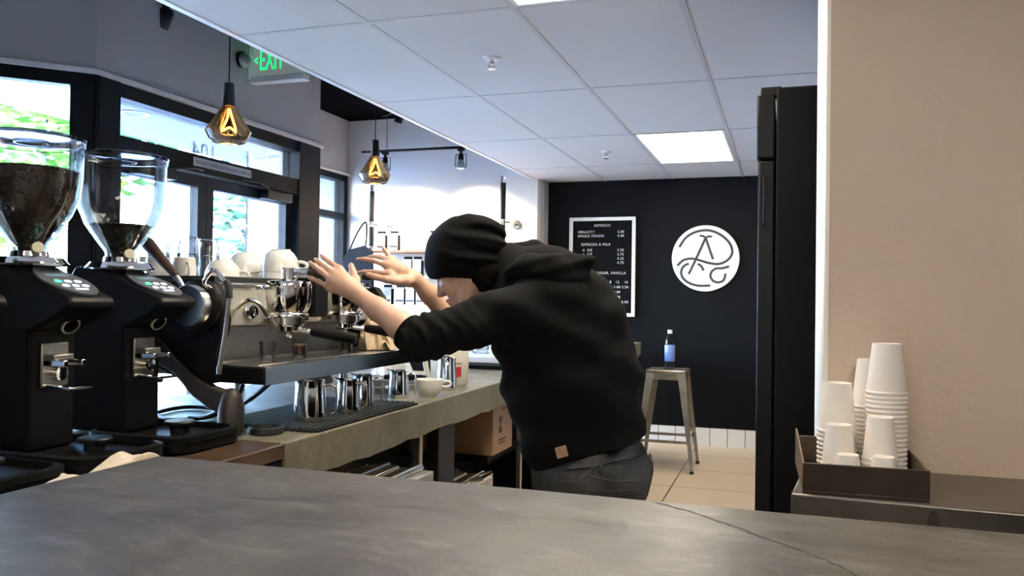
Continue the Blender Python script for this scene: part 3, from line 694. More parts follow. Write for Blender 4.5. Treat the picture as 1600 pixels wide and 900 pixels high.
t = thing('tote_bag', 'black tote bag hanging from the left shelf pole', 'bag', (-3.86, 6.98, 1.28))
b = BM()
pr = [(-.17, 0), (.10, -.02), (.16, .10), (.15, .44), (.06, .50), (-.12, .46), (-.20, .28)]
rg = []
for s in (-1, 1):
    rg.append([b.verts.new((x*(.96 if s > 0 else 1), s*.022*(1 if z < .4 else .5), z)) for x, z in pr])
n = len(pr)
for k in range(n): b.faces.new((rg[0][k], rg[0][(k+1) % n], rg[1][(k+1) % n], rg[1][k]))
b.faces.new(rg[0]); b.faces.new(rg[1])
obj('bag_body', b, 'bagblack', t, .012, seg=3)
b = BM(); tube(b, smooth_path([(-.10, -.012, .45), (-.02, -.008, .62), (.06, 0, .72), (.075, 0, .62), (.07, -.01, .48)], 6), .008, 8); obj('strap', b, 'bagblack', t)
# ================================================================== grinders
def make_grinder(y, fill, label, first=None):
    GX = -1.60
    t = thing('coffee_grinder', label, 'coffee grinder', (GX, y, ZK), 0, 'coffee grinders on the counter')
    # local frame: x towards the barista, z up from the counter
    b = BM()
    prism(b, [(-.10, .03), (.075, .03), (.075, .285), (.150, .318), (.188, .345), (.182, .362), (.0, .437), (-.085, .437), (-.105, .405)], (0, -.062, 0), (1, 0, 0), (0, 0, 1), (0, 1, 0), .124)
    obj('casing', b, 'grinder', t, .014, seg=3)
    b = BM(); prism(b, rrect(.195, .122, .05), (.10, 0, .004), (1, 0, 0), (0, 1, 0), (0, 0, 1), .022)
    for sx in (-.06, .26):
        for sy in (-.09, .09): lathe(b, [(0, -.0005), (.014, -.0005), (.014, .006), (0, .006)], (sx, sy, 0), 12)
    obj('base', b, 'grinder', t, .006)
    b = BM()
    R0, R1 = rrect(.15, .118, .05), rrect(.138, .105, .042)
    n = len(R0); A = []
    for (p, z) in ((R0, .026), (R0, .040), (R1, .043), (R1, .028)): A.append([b.verts.new((x+.15, yy, z)) for x, yy in p])
    for P, Q in zip(A, A[1:]):
        for k in range(n): b.faces.new((P[k], P[(k+1) % n], Q[(k+1) % n], Q[k]))
    b.faces.new(A[-1])
    obj('grounds_tray', b, 'blackplastic', t)
    b = BM(); lathe(b, [(0, .0), (.022, .0), (.022, .018), (.036, .020), (.037, .026), (.034, .029), (0, .030)], (.17, .025, .028), 24); obj('tray_knob', b, 'blackmetal', t)
    # tilted touch display
    dx = Vector((.182, 0, -.075)).normalized(); dn = Vector((.075, 0, .182)).normalized()
    o = Vector((.100, 0, .3958)) + dn*.001
    b = BM(); el = [((.083*cos(2*pi*k/36))*(1 if cos(2*pi*k/36) > 0 else .95), .058*sin(2*pi*k/36)*(1.0-.25*max(0, -cos(2*pi*k/36)))) for k in range(36)]
    prism(b, el, o, dx, (0, 1, 0), dn, .004); ds = obj('display', b, 'display', t)
    o2 = o + dn*.0045
    for r_, c_ in ((0, 0), (0, 1), (0, 2), (1, 0), (1, 1), (1, 2)):
        b = BM(); p = o2 + dx*(.012+.024*r_) + Vector((0, (c_-1)*.026, 0)); prism(b, rrect(.0055, .008, .004, 3), p, dx, (0, 1, 0), dn, .0008)
        obj('button', b, 'ledgreen' if (r_, c_) == (0, 0) else 'ledwhite', ds)
    b = BM(); prism(b, rrect(.006, .030, .003, 2), o2 - dx*.022, dx, (0, 1, 0), dn, .0006); obj('readout', b, 'ledblue', ds)
    b = BM(); prism(b, rrect(.003, .016, .001, 2), o2 + dx*.055, dx, (0, 1, 0), dn, .0006); obj('button', b, 'ledwhite', ds)
    # spout and portafilter fork
    b = BM(); ax = Vector((.78, -.12, -.50)).normalized(); o3 = Vector((.122, 0, .300))
    lathe(b, [(.015, -.05), (.019, -.05), (.0195, .0), (.0165, .001), (.0155, -.04), (0, -.04)], o3, 24, ax); sp3 = obj('spout', b, 'grinder', t)
    b = BM(); lathe(b, [(.0160, -.001), (.0205, -.003), (.0208, .003), (.0165, .004)], o3, 24, ax); obj('spout_ring', b, 'satin', sp3)
    b = BM(); box(b, .075, .082, -.035, .035, .165, .262); box(b, .082, .112, -.030, .022, .225, .238); fk = obj('fork_plate', b, 'galv', t, .003)
    b = BM(); box(b, .080, .138, -.030, -.018, .212, .226); box(b, .080, .138, .018, .030, .212, .226); box(b, .080, .098, -.03, .03, .212, .226); obj('fork', b, 'chrome', fk, .002)
    b = BM(); tube(b, [(.08, -.025, .17), (.15, -.025, .166), (.152, .03, .166)], .0035, 8); lathe(b, [(0, 0), (.016, 0), (.016, .02), (0, .022)], (.082, 0, .195), 16, (1, 0, 0)); obj('switch_lever', b, 'chrome', fk)
    # hopper
    b = BM(); lathe(b, [(.075, .0), (.078, .006), (.07, .016), (.04, .02), (.038, .03)], (0, 0, .432), 32); lathe(b, [(.078, 0), (.082, .004), (.078, .008)], (0, 0, .43), 32); obj('hopper_collar', b, 'chrome', t)
    hp = [(.034, .455), (.036, .475), (.060, .508), (.084, .545), (.099, .585), (.1045, .63), (.106, .700)]
    b = BM(); lathe(b, hp + [(.109, .703), (.109, .709), (.1035, .709), (.1028, .63), (.0972, .587), (.0822, .547), (.058, .511), (.034, .478), (.032, .457)], (0, 0, 0), 48); h = obj('hopper', b, 'hopper', t)
    b = BM(); lathe(b, [(.1035, .7095), (.110, .7095), (.1115, .716), (.100, .720), (.03, .722), (0, .722)], (0, 0, 0), 40); 
    lathe(b, [(.032, .7095), (.035, .7095), (.035, .703), (.032, .703)], (0, 0, 0), 24); obj('hopper_lid', b, 'hopperlid', t)
    b = BM(); lathe(b, [(0, 0), (.012, 0), (.013, .004), (.012, .012), (0, .013)], (.039, -.014, .468), 14, (.8, -.5, .2)); obj('hopper_gate', b, 'brassknob', t)
    # beans inside
    rnd = random.Random(int(y*100)); b = BM()
    def rad(z):
        for (r0, z0), (r1, z1) in zip(hp, hp[1:]):
            if z0 <= z <= z1: return (r0+(r1-r0)*(z-z0)/(z1-z0))-.004
        return .100
    zs = [.46+ (fill-.46)*k/12 for k in range(13)]
    lathe(b, [(0, .46)] + [(rad(z)-.008, z) for z in zs] + [(rad(fill)*.6, fill+.006), (0, fill+.010)], (0, 0, 0), 28)
    def bean(p, nrm):
        x, yv, d = frame_of(nrm); a = rnd.uniform(0, 6.28); u, v = x*cos(a)+yv*sin(a), yv*cos(a)-x*sin(a)
        R = []
        for i in range(5):
            th = pi*i/4; rr = sin(th)
            if i in (0, 4): R.append([b.verts.new(p + u*.0055*cos(th))])
            else: R.append([b.verts.new(p + u*.0055*cos(th) + v*.0038*rr*cos(f*pi/3) + d*.0028*rr*sin(f*pi/3)) for f in range(6)])
        for P, Q in zip(R, R[1:]):
            for k in range(6):
                if len(P) == 1: b.faces.new((P[0], Q[k], Q[(k+1) % 6]))
                elif len(Q) == 1: b.faces.new((P[k], P[(k+1) % 6], Q[0]))
                else: b.faces.new((P[k], P[(k+1) % 6], Q[(k+1) % 6], Q[k]))
    for k in range(950):
        z = rnd.uniform(.475, fill); a = rnd.uniform(0, 2*pi); r_ = rad(z)-.0085
        bean(Vector((r_*cos(a), r_*sin(a), z)), (cos(a), sin(a), -.3))
    for k in range(420):
        a = rnd.uniform(0, 2*pi); r_ = rad(fill)*math.sqrt(rnd.random())*.95
        bean(Vector((r_*cos(a), r_*sin(a), fill + .009*(1-(r_/.1)**2)+.001)), (rnd.uniform(-.5, .5), rnd.uniform(-.5, .5), 1))
    o = obj('coffee_beans', b, 'beans', None, ang=60, loc=(GX, y, ZK))
    tag(o, {0: 'dark roasted beans nearly filling the hopper of the middle grinder', 1: 'small remainder of dark beans at the bottom of the clear hopper', 2: 'dark roasted beans in the grinder hopper at the far left'}[first], 'coffee beans', None, 'stuff')
    return t
MT['hopperlid'] = glass('smoked_hopper_lid', (.16, .17, .19), .9, .05, .4)
MT['brassknob'] = mat('pale_gate_knob', (.62, .58, .42), .35)
make_grinder(1.665, .535, 'black coffee grinder nearest the espresso machine with a nearly empty hopper', 1)
make_grinder(1.400, .64, 'black coffee grinder at the left with a hopper full of beans', 0)
make_grinder(1.135, .60, 'black coffee grinder cut off by the left edge of the photo', 2)

MT['mirrorsteel'] = mat('polished_tray_steel', (.22, .215, .19), .10, 1)
# ================================================================== espresso machine
E0, E1 = 1.86, 2.74
t = thing('espresso_machine', 'two group espresso machine in black and chrome with wooden lever', 'espresso machine', (-1.7, 2.3, ZK))
t.location = (0, 0, 0)
b = BM(); prism(b, [(-2.02, 1.08), (-1.56, 1.08), (-1.56, 1.115), (-1.545, 1.205), (-1.455, 1.215), (-1.475, 1.332), (-2.02, 1.332)], (0, E0, 0), (1, 0, 0), (0, 0, 1), (0, 1, 0), E1-E0); obj('body', b, 'satin', t, .004)
b = BM(); box(b, -1.462, -1.452, 2.17, 2.23, 1.222, 1.30); box(b, -1.463, -1.450, 2.17, 2.30, 1.222, 1.33); obj('front_inset', b, 'blackmetal', t, .003)
b = BM(); box(b, -2.0, -1.48, E0+.01, E1-.01, 1.332, 1.338); obj('cup_tray', b, 'satin', t)
b = BM()
for q in ((-2.02, -1.475, E0, E0+.012), (-2.02, -1.475, E1-.012, E1), (-1.485, -1.475, E0, E1), (-2.02, -2.01, E0, E1)): box(b, *q, 1.332, 1.352)
obj('cup_rail', b, 'rubber', t, .002)
b = BM(); tube(b, [(-1.468, E0+.01, 1.330), (-1.468, E1-.01, 1.330)], .006, 10); obj('front_rail', b, 'chrome', t)
# drip tray
b = BM(); box(b, -1.555, -1.305, E0, E1+.02, 1.064, 1.108); obj('drip_tray', b, 'blackmetal', t, .003)
b = BM(); box(b, -1.3045, -1.300, E0, E1+.02, 1.062, 1.112); obj('tray_fascia', b, 'mirrorsteel', t, .001)
b = BM(); box(b, -1.55, -1.304, E0+.004, E1+.016, 1.108, 1.112)
for x in (-1.53, -1.505, -1.48, -1.34): box(b, x-.004, x+.004, E0+.02, E1, 1.112, 1.1135)
obj('tray_grille', b, 'steel', t, .001)
# end panels and sweeping legs
def end_panel(y0, d, near):
    b = BM(); prism(b, [(-2.03, 1.28), (-1.52, 1.345), (-1.445, 1.335), (-1.418, 1.30), (-1.405, 1.235), (-1.410, 1.20), (-1.435, 1.145), (-1.43, 1.066), (-1.52, 1.062), (-1.62, 1.10), (-1.80, 1.09), (-2.03, 1.10)], (0, y0, 0), (1, 0, 0), (0, 0, 1), (0, 1, 0), d); obj('end_panel', b, 'grinder', t, .008, seg=3)
for y0 in (E0-.04, E1): end_panel(y0, .038, y0 < 2)
def leg(y, front):
    b = BM()
    if front:
        up = [(-1.66, 1.22), (-1.60, 1.175), (-1.555, 1.13), (-1.50, 1.088), (-1.44, 1.058), (-1.385, 1.045)]
        lo = [(-1.385, .985), (-1.44, .995), (-1.50, 1.03), (-1.56, 1.085), (-1.62, 1.112), (-1.68, 1.125)]
        prism(b, up+lo, (0, y, 0), (1, 0, 0), (0, 0, 1), (0, 1, 0), .034); a = obj('leg', b, 'bronze', t, .008, seg=3)
        if y < 2:
            b = BM(); lathe(b, [(0, .002), (.026, .002), (.033, .012), (.0345, .04), (.033, .075), (.026, .105), (.014, .122), (0, .126)], (-1.385, y+.017, ZK), 28); obj('foot', b, 'bronze', a)
            for x, z in ((-1.61, 1.145), (-1.60, 1.07)): 
                b = BM(); lathe(b, [(0, 0), (.009, 0), (.008, .006), (0, .008)], (x, y, z), 14, (0, -1, 0)); obj('bolt', b, 'chrome', a)
        else:
            b = BM(); lathe(b, [(0, .002), (.02, .002), (.022, .02), (.018, .06), (0, .07)], (-1.39, y+.017, ZK), 20); obj('foot', b, 'bronze', a)
    else:
        lathe(b, [(0, .002), (.024, .002), (.024, .01), (.017, .014), (.017, .155), (0, .155)], (-1.98, y, ZK), 24); obj('leg', b, 'steel', t)
leg(E0-.045, True); leg(1.90, False); leg(2.66, False)
b = BM(); lathe(b, [(0, .002), (.024, .002), (.024, .01), (.017, .014), (.017, .14), (0, .14)], (-1.55, 2.70, ZK), 20); obj('leg', b, 'steel', t)
# lever wheel
CW = (-1.475, E0-.042, 1.271)
b = BM(); lathe(b, [(0, 0), (.066, 0), (.070, .006), (.070, .020), (.062, .026), (0, .026)], CW, 40, (0, -1, 0)); obj('wheel_housing', b, 'grinder', t)
b = BM(); lathe(b, [(.055, .0), (.055, .052), (.052, .056), (.049, .055), (.012, .050), (0, .050)], CW, 48, (0, -1, 0)); wh = obj('steam_wheel', b, 'steel', t)
b = BM(); tube(b, [(-1.497, E0-.085, 1.318), (-1.511, E0-.085, 1.337), (-1.523, E0-.085, 1.349)], [.006, .0075, .009], 14); obj('lever_ferrule', b, 'chrome', wh)
b = BM(); tube(b, [(-1.519, E0-.085, 1.347), (-1.53, E0-.085, 1.357), (-1.57, E0-.085, 1.392), (-1.615, E0-.085, 1.434), (-1.621, E0-.085, 1.439)], [.009, .0105, .014, .0175, .016], 18); obj('lever_handle', b, 'walnut', wh)
# steam wand
b = BM(); tube(b, smooth_path([(-1.43, 1.80, 1.315), (-1.426, 1.768, 1.332), (-1.408, 1.765, 1.355), (-1.395, 1.765, 1.364), (-1.378, 1.765, 1.352), (-1.354, 1.765, 1.330)], 5), .0058, 10); wd = obj('steam_wand', b, 'chrome', t)
b = BM(); tube(b, [(-1.358, 1.765, 1.336), (-1.350, 1.765, 1.322), (-1.347, 1.765, 1.292)], [.009, .0105, .0095], 12); obj('wand_grip', b, 'rubber', wd)
b = BM(); tube(b, [(-1.347, 1.765, 1.294), (-1.357, 1.765, 1.20), (-1.372, 1.765, 1.112)], .0058, 10); tube(b, [(-1.372, 1.765, 1.118), (-1.374, 1.765, 1.098)], [.0075, .006], 10); obj('wand_tube', b, 'galv', wd)
# hot water tap and gauge
b = BM(); lathe(b, [(0, 0), (.020, 0), (.022, .008), (.018, .014), (.010, .014), (.008, .010), (0, .010)], (-1.452, 1.998, 1.252), 28, (1, -.2, .1)); obj('gauge', b, 'chrome', t)
b = BM(); tube(b, smooth_path([(-1.465, 1.945, 1.255), (-1.435, 1.935, 1.276), (-1.405, 1.93, 1.287), (-1.383, 1.94, 1.277), (-1.372, 1.957, 1.250), (-1.368, 1.966, 1.236)], 5), .0058, 10)
sp = obj('water_spout', b, 'chrome', t)
b = BM(); tube(b, [(-1.369, 1.964, 1.240), (-1.361, 1.982, 1.210)], [.0085, .0100], 14); obj('spout_nozzle', b, 'steel', sp)
# groups
def group(y):
    b = BM(); lathe(b, [(0, 1.346), (.05, 1.346), (.064, 1.342), (.067, 1.334), (.0668, 1.322), (.0665, 1.305), (.0645, 1.280), (.060, 1.262), (.054, 1.250), (.058, 1.249), (.060, 1.246), (.060, 1.239), (.055, 1.236), (0, 1.236)], (-1.39, y, 0), 48); g = obj('group_head', b, 'chrome', t)
    b = BM(); lathe(b, [(.03, 1.238), (.049, 1.238), (.049, 1.2165), (.03, 1.2165)], (-1.39, y, 0), 32); obj('group_ring', b, 'steel', g)
    b = BM(); box(b, -1.50, -1.40, y-.04, y+.04, 1.225, 1.33); obj('group_neck', b, 'chrome', g, .012)
    b = BM(); lathe(b, [(0, 1.346), (.022, 1.346), (.022, 1.378), (.018, 1.382), (0, 1.382)], (-1.39, y, 0), 24); tube(b, [(-1.385, y, 1.366), (-1.33, y+.01, 1.366)], .013, 14); obj('paddle_valve', b, 'chrome', g)
    b = BM(); tube(b, [(-1.335, y+.009, 1.366), (-1.325, y+.01, 1.366), (-1.27, y+.02, 1.368), (-1.262, y+.021, 1.368)], [.010, .0125, .0145, .012], 14); obj('paddle_handle', b, 'walnut', g)
group(2.095); group(2.42)
b = BM(); box(b, -1.44, -1.375, 2.205, 2.30, 1.235, 1.385); obj('switch_housing', b, 'grinder', t, .012)
def portafilter(y, label):
    p = thing('portafilter', label, 'portafilter', (-1.39, y, 1.2), 0, 'portafilters locked in the groups')
    b = BM(); lathe(b, [(.0, -.008), (.028, -.0075), (.036, -.002), (.038, .010), (.044, .0115), (.044, .0155), (.0, .0155)], n=32); obj('basket', b, 'chrome', p)
    b = BM(); tube(b, [(.034, 0, -.0), (.075, .012, -.006)], [.009, .0085], 12); obj('neck', b, 'chrome', p)
    b = BM(); tube(b, [(.070, .011, -.004), (.078, .013, -.005), (.10, .02, -.008), (.19, .045, -.022), (.20, .047, -.024)], [.010, .0135, .0145, .0175, .015], 18); obj('handle', b, 'blackplastic', p)
    b = BM(); tube(b, [(0, 0, -.007), (0, .0, -.014)], .006, 10); tube(b, [(0, -.012, -.021), (0, 0, -.014), (0, .012, -.021)], .005, 10); obj('spout', b, 'chrome', p)
portafilter(2.095, 'portafilter with black handle in the near group of the espresso machine'); portafilter(2.42, 'portafilter in the far group behind the forearm')
# drain hoses
b = BM(); tube(b, smooth_path([(-1.40, 1.90, 1.055), (-1.46, 1.93, 1.0), (-1.60, 1.99, .945), (-1.66, 2.0, .938)], 5), .006, 8); tag(obj('drain_hose', b, 'rubber'), 'black drain hose slanting down from the drip tray, left one', 'hose')
b = BM(); tube(b, smooth_path([(-1.385, 2.0, 1.052), (-1.47, 2.03, 1.0), (-1.60, 2.09, .946), (-1.66, 2.12, .940)], 5), .0075, 8); tag(obj('drain_hose', b, 'rubber'), 'black drain hose slanting down from the drip tray, right one', 'hose')
b = BM(); tube(b, smooth_path([(-1.66, 1.82, .937), (-1.80, 2.0, .938), (-1.83, 2.18, .938), (-1.70, 2.18, .938), (-1.62, 2.05, .938), (-1.68, 1.95, .938), (-1.9, 2.1, .938)], 7), .006, 8); tag(obj('power_cable', b, 'rubber'), 'black cable looping on the counter below the espresso machine', 'cable')

# ================================================================== on the espresso machine
ZT = 1.3385
cup_prof = [(.0, .005), (.024, .004), (.026, 0), (.030, 0), (.0305, .004), (.040, .012), (.049, .026), (.0545, .044), (.0565, .066), (.0550, .0665), (.0525, .044), (.047, .028), (.038, .015), (.028, .0085), (0, .008)]
def latte_cup(loc, ang, label, group, tilt=0., s=1., up=False):
    t = thing('latte_cup', label, 'cup', loc, 0, group)
    t.rotation_euler = (pi*(0 if up else 1)+tilt, 0, ang) if not up else (0, 0, ang)
    b = BM(); lathe(b, [(r*s, h*s) for r, h in cup_prof], n=40); obj('cup_body', b, 'porcelain', t)
    b = BM(); tube(b, [Vector(p)*s for p in smooth_path([(.0525, 0, .0395), (.064, 0, .0375), (.079, 0, .042), (.083, 0, .051), (.074, 0, .059), (.0545, 0, .058)], 5)], .0052*s, 10); obj('cup_handle', b, 'porcelain', t)
    return t
gC = 'white cups on top of the espresso machine'
latte_cup((-1.60, 2.065, ZT+.067), radians(20), 'white cup upside down in front of the stacked glasses on the machine', gC, 0, .94)
latte_cup((-1.73, 2.345, ZT+.067), radians(30), 'lower white cup of the middle upside down pair on the machine', gC)
latte_cup((-1.73, 2.345, ZT+.067+.036), radians(24), 'upper white cup of the middle upside down pair on the machine', gC)
latte_cup((-1.585, 2.335, ZT+.0745), radians(8), 'lower large white cup of the right hand pair on the machine', gC, 0, 1.10)
latte_cup((-1.585, 2.335, ZT+.114), radians(14), 'upper large white cup tilted on the right hand pair on the machine', gC, radians(3), 1.10)
mug_prof = [(0, .006), (.026, .002), (.030, 0), (.033, .003), (.035, .03), (.036, .070), (.0345, .071), (.033, .06), (.030, .008), (0, .007)]
def mug(loc, ang, label, s=1.):
    t = thing('mug', label, 'mug', loc, 0, gC); t.rotation_euler = (pi, 0, ang)
    b = BM(); lathe(b, [(r*s, h*s) for r, h in mug_prof], n=32); obj('mug_body', b, 'porcelain', t)
    b = BM(); tube(b, [Vector(p)*s for p in smooth_path([(.033, 0, .055), (.050, 0, .056), (.058, 0, .040), (.052, 0, .022), (.034, 0, .018)], 5)], .0042*s, 8); obj('mug_handle', b, 'porcelain', t)
mug((-1.623, 1.925, ZT+.067), radians(-35), 'small white mug upside down beside the wooden lever tip', .92)
mug((-1.80, 1.99, ZT+.072), radians(-60), 'white mug left of the wooden lever above the display', 1.0)
mug((-1.715, 1.925, ZT+.067), radians(-150), 'white mug half hidden behind the wooden lever', .92)
for k in range(4):
    b = BM(); lathe(b, [(0, 0), (.030, 0), (.054, .008), (.055, .010), (.052, .011), (.030, .004), (0, .004)], (-1.945, 2.13, ZT+.0125*k), 36); tag(obj('saucer', b, 'porcelain'), '%s white saucer of the pile behind the near mugs' % ['bottom', 'second', 'third', 'top'][k], 'saucer', 'saucers on the espresso machine')
tp = [(.0, .004), (.026, .003), (.030, .0), (.031, .004), (.034, .04), (.0395, .090), (.0375, .090), (.0325, .04), (.028, .010), (0, .009)]
def tumbler(loc, label, g, s=1., flip=True):
    b = BM(); lathe(b, [(r*s, h*s) for r, h in tp], n=28); o = obj('glass_tumbler', b, 'tumbler', loc=loc)
    if flip: o.rotation_euler = (pi, 0, 0)
    return tag(o, label, 'glass', g)
gG = 'glasses stacked on the espresso machine'
for k, (x, y, nm) in enumerate(((-1.865, 2.095, 'left'), (-1.80, 2.15, 'middle'), (-1.79, 2.24, 'right'))):
    for j in range(2): tumbler((x, y, ZT+.0905+.052*j+.0*k), '%s clear glass of the %s stack on the machine' % (['lower', 'upper'][j], nm), gG)
# shot glasses on the drip tray
sg = [(0, .0065), (.019, .006), (.0205, .0), (.0215, .002), (.0235, .058), (.0222, .058), (.0203, .009), (0, .0085)]
def shot(x, y, label, coffee):
    t = thing('shot_glass', label, 'glass', (x, y, 1.1145), 0, 'shot glasses on the drip tray')
    b = BM(); lathe(b, sg, n=32); obj('glass_wall', b, 'tumbler', t)
    if coffee:
        b = BM(); lathe(b, [(0, .0092), (.0197, .0092), (.0211, .036), (0, .036)], n=28); obj('espresso_shot', b, 'coffee', t)
        b = BM(); lathe(b, [(.0211, .0361), (.0213, .041), (0, .0412)], n=28); obj('crema', b, 'crema', t)
shot(-1.375, 1.975, 'empty shot glass on the drip tray near the steam wand', False)
shot(-1.385, 2.150, 'shot glass of espresso under the near group', True)
shot(-1.395, 2.440, 'shot glass of espresso beside the tan towel', True)

# ================================================================== cloths (mounds of folded terry)
def cloth(name, label, cat, loc, rx, ry, h, m, seed, rz=0., fold=1., nx=64, ny=44, shape=None):
    rnd = random.Random(seed); ph = [(rnd.uniform(-1, 1)*9*fold, rnd.uniform(-1, 1)*9*fold, rnd.uniform(0, 6.28), rnd.uniform(.4, 1)) for _ in range(7)]
    b = BM(); G = []
    for j in range(ny+1):
        row = []
        for i in range(nx+1):
            u, v = -1+2*i/nx, -1+2*j/ny
            th = math.atan2(v, u); mx = max(abs(u), abs(v)); rr = mx
            ed = 1+.10*sin(3*th+seed)+.07*sin(5*th+2*seed)+.05*sin(9*th)
            x = u*math.sqrt(1-v*v/2)*rx*ed; y = v*math.sqrt(1-u*u/2)*ry*ed
            f = sum(a*sin(kx*u+ky*v+p+.8*sin(3*u+2*v+p)) for kx, ky, p, a in ph)/3.2
            hgt = shape(u, v) if shape else 1
            top = (1-rr**3.2)*h*hgt*(.72+.36*f) + .010*(1-rr**8)
            row.append(b.verts.new((x+.012*f*(1-rr), y+.010*sin(6*u+f*3), max(.0015, top))))
        G.append(row)
    for j in range(ny):
        for i in range(nx): b.faces.new((G[j][i], G[j][i+1], G[j+1][i+1], G[j+1][i]))
    edge = G[0] + [r_[-1] for r_ in G[1:]] + G[-1][::-1][1:] + [r_[0] for r_ in G[::-1][1:-1]]
    lowv = [b.verts.new((v.co.x, v.co.y, 0)) for v in edge]; n = len(edge)
    for k in range(n): b.faces.new((edge[k], lowv[k], lowv[(k+1) % n], edge[(k+1) % n]))
    b.faces.new(lowv)
    o = obj(name, b, m, None, ang=180, loc=loc); o.rotation_euler = (0, 0, rz)
    return tag(o, label, cat)
cloth('towel', 'tan terry towel crumpled on the drip tray end of the espresso machine', 'towel', (-1.378, 2.630, 1.1148), .064, .068, .098, 'cloth', 3, .2, 1.5, shape=lambda u, v: 1.0-.35*u)
cloth('bar_cloth', 'cream bar cloth lying by the grinder behind the bar edge', 'cloth', (-1.246, 1.265, ZK), .042, .165, .062, 'creamcloth', 11, 0., .9, shape=lambda u, v: .62+.34*sin(4.6*v+5.6)-.06*v)

# ================================================================== on the back counter
t = thing('rubber_mat', 'black ribbed rubber bar mat under the steel pitchers', 'mat', (0, 0, ZK))
b = BM(); box(b, -1.56, -1.205, 1.955, 2.60, 0, .006); obj('mat_base', b, 'rubber', t)
b = BM()
for k in range(18): box(b, -1.555+.0195*k, -1.545+.0195*k, 1.958, 2.597, .006, .010)
for k in range(33): box(b, -1.207, -1.199, 1.958+.0195*k, 1.968+.0195*k, .0, .007)
for k in range(18): box(b, -1.555+.0195*k, -1.545+.0195*k, 1.948, 1.956, .0, .007)
obj('mat_ribs', b, 'rubber', t)
ZM = ZK+.0105
def pitcher(px, y, z, h, label, rz=0., s=1.):
    t = thing('milk_pitcher', label, 'pitcher', (px, y, z), rz, 'steel milk pitchers on the back counter')
    r = .043*s
    n = 40; b = BM(); prof = [(0, .002), (r*.96, .0), (r*1.0, .004), (r*1.0, .012), (r*.985, h*.4), (r*.90, h*.80), (r*.87, h*.93), (r*.90, h)]
    lathe(b, prof + [(r*.875, h), (r*.845, h*.93), (r*.875, h*.80), (r*.95, h*.4), (r*.96, .012), (0, .010)], n=n)
    for v in b.verts:                      # pouring lip on the side away from the handle
        a = math.atan2(v.co.y, v.co.x); d = abs(abs(a)-pi)
        if v.co.z > h*.78 and d < .55: k = (1-d/.55)*(v.co.z-h*.78)/(h*.22); v.co.x -= .014*k; v.co.z += .006*k
    obj('pitcher_body', b, 'chrome', t)
    b = BM(); tube(b, smooth_path([(r*.86, 0, h*.86), (r*1.30, 0, h*.90), (r*1.62, 0, h*.82), (r*1.68, 0, h*.55), (r*1.60, 0, h*.22), (r*1.42, 0, h*.15)], 5), .0058, 8, flat=.55); obj('pitcher_handle', b, 'steel', t)
pitcher(-1.315, 2.10, ZM, .114, 'largest steel milk pitcher at the near end of the rubber mat', radians(15), 1.08)
pitcher(-1.292, 2.28, ZM, .101, 'steel milk pitcher in the middle of the rubber mat', radians(5), .86)
pitcher(-1.335, 2.455, ZM, .099, 'steel milk pitcher behind the other two on the rubber mat', radians(20), .88)
pitcher(-1.352, 2.755, ZK, .100, 'steel milk pitcher just past the rubber mat beside the white cup', radians(15), .88)
pitcher(-1.290, 3.06, ZK, .128, 'tall steel milk pitcher beside the cream milk jug', radians(-65), .92)
latte_cup((-1.262, 2.825, ZK), radians(18), 'white latte cup standing upright on the counter edge between pitchers', 'cups on the back counter', up=True, s=.98)
t = thing('milk_jug', 'cream plastic milk jug with red label standing behind the steel pitcher', 'jug', (-1.345, 3.22, ZK), radians(-20))
b = BM(); SQ = []
for (w_, z) in ((.056, 0), (.064, .012), (.066, .10), (.064, .15), (.050, .19), (.028, .225), (.020, .24), (.020, .262)):
    SQ.append([b.verts.new((x, y, z)) for x, y in rrect(w_, w_, w_*.45, 4)])
n = len(SQ[0])
for A, B in zip(SQ, SQ[1:]):
    for k in range(n): b.faces.new((A[k], A[(k+1) % n], B[(k+1) % n], B[k]))
b.faces.new(SQ[0]); b.faces.new(SQ[-1]); obj('jug_body', b, 'milk', t)
b = BM(); tube(b, smooth_path([(-.02, -.03, .225), (-.055, -.055, .19), (-.078, -.068, .13), (-.07, -.06, .05), (-.05, -.045, .03)], 5), .011, 10); obj('jug_handle', b, 'milk', t)
b = BM(); lathe(b, [(0, 0), (.023, 0), (.023, .018), (0, .02)], (0, 0, .258), 20); obj('jug_cap', b, 'red', t)
b = BM(); prism(b, rrect(.019, .021, .007), (.0668, -.02, .062), (0, 1, 0), (0, 0, 1), (1, 0, 0), .0008); obj('red_label', b, 'red', t)
text('jug_letters', 'Clover', .013, (.0672, -.036, .092), (0, 1, 0), (0, 0, 1), 'ink', t, depth=.0003)
t = thing('digital_scale', 'small black digital scale on the counter behind the pitchers', 'scale', (-1.62, 3.42, ZK), radians(10))
b = BM(); box(b, -.10, .10, -.09, .09, .0, .020); obj('scale_base', b, 'blackplastic', t, .004)
b = BM(); box(b, -.08, .08, -.075, .085, .020, .026); obj('scale_plate', b, 'steel', t, .003)
t = thing('knock_tray', 'shallow grey steel tray on the counter behind the pitchers', 'tray', (-1.50, 2.93, ZK), 0)
b = BM(); box(b, -.13, .10, -.12, .14, 0, .004)
for q in ((-.13, -.126, -.12, .14), (.096, .10, -.12, .14), (-.13, .10, -.12, -.116), (-.13, .10, .136, .14)): box(b, *q, .004, .024)
obj('tray_pan', b, 'steel', t)
b = BM(); tube(b, [(.07, -.14, .03), (.07, -.02, .03), (.055, -.02, .012)], .004, 8); obj('wire_handle', b, 'chrome', t)
t = thing('black_box', 'flat black box lying on the counter below the sleeve', 'box', (-1.70, 3.875, ZK), 0)
b = BM(); box(b, -.16, .14, -.10, .10, 0, .055); obj('box_body', b, 'blackplastic', t, .005)
b = BM(); box(b, -.162, .142, -.102, .102, .0555, .068); obj('box_lid', b, 'steel', t, .003)
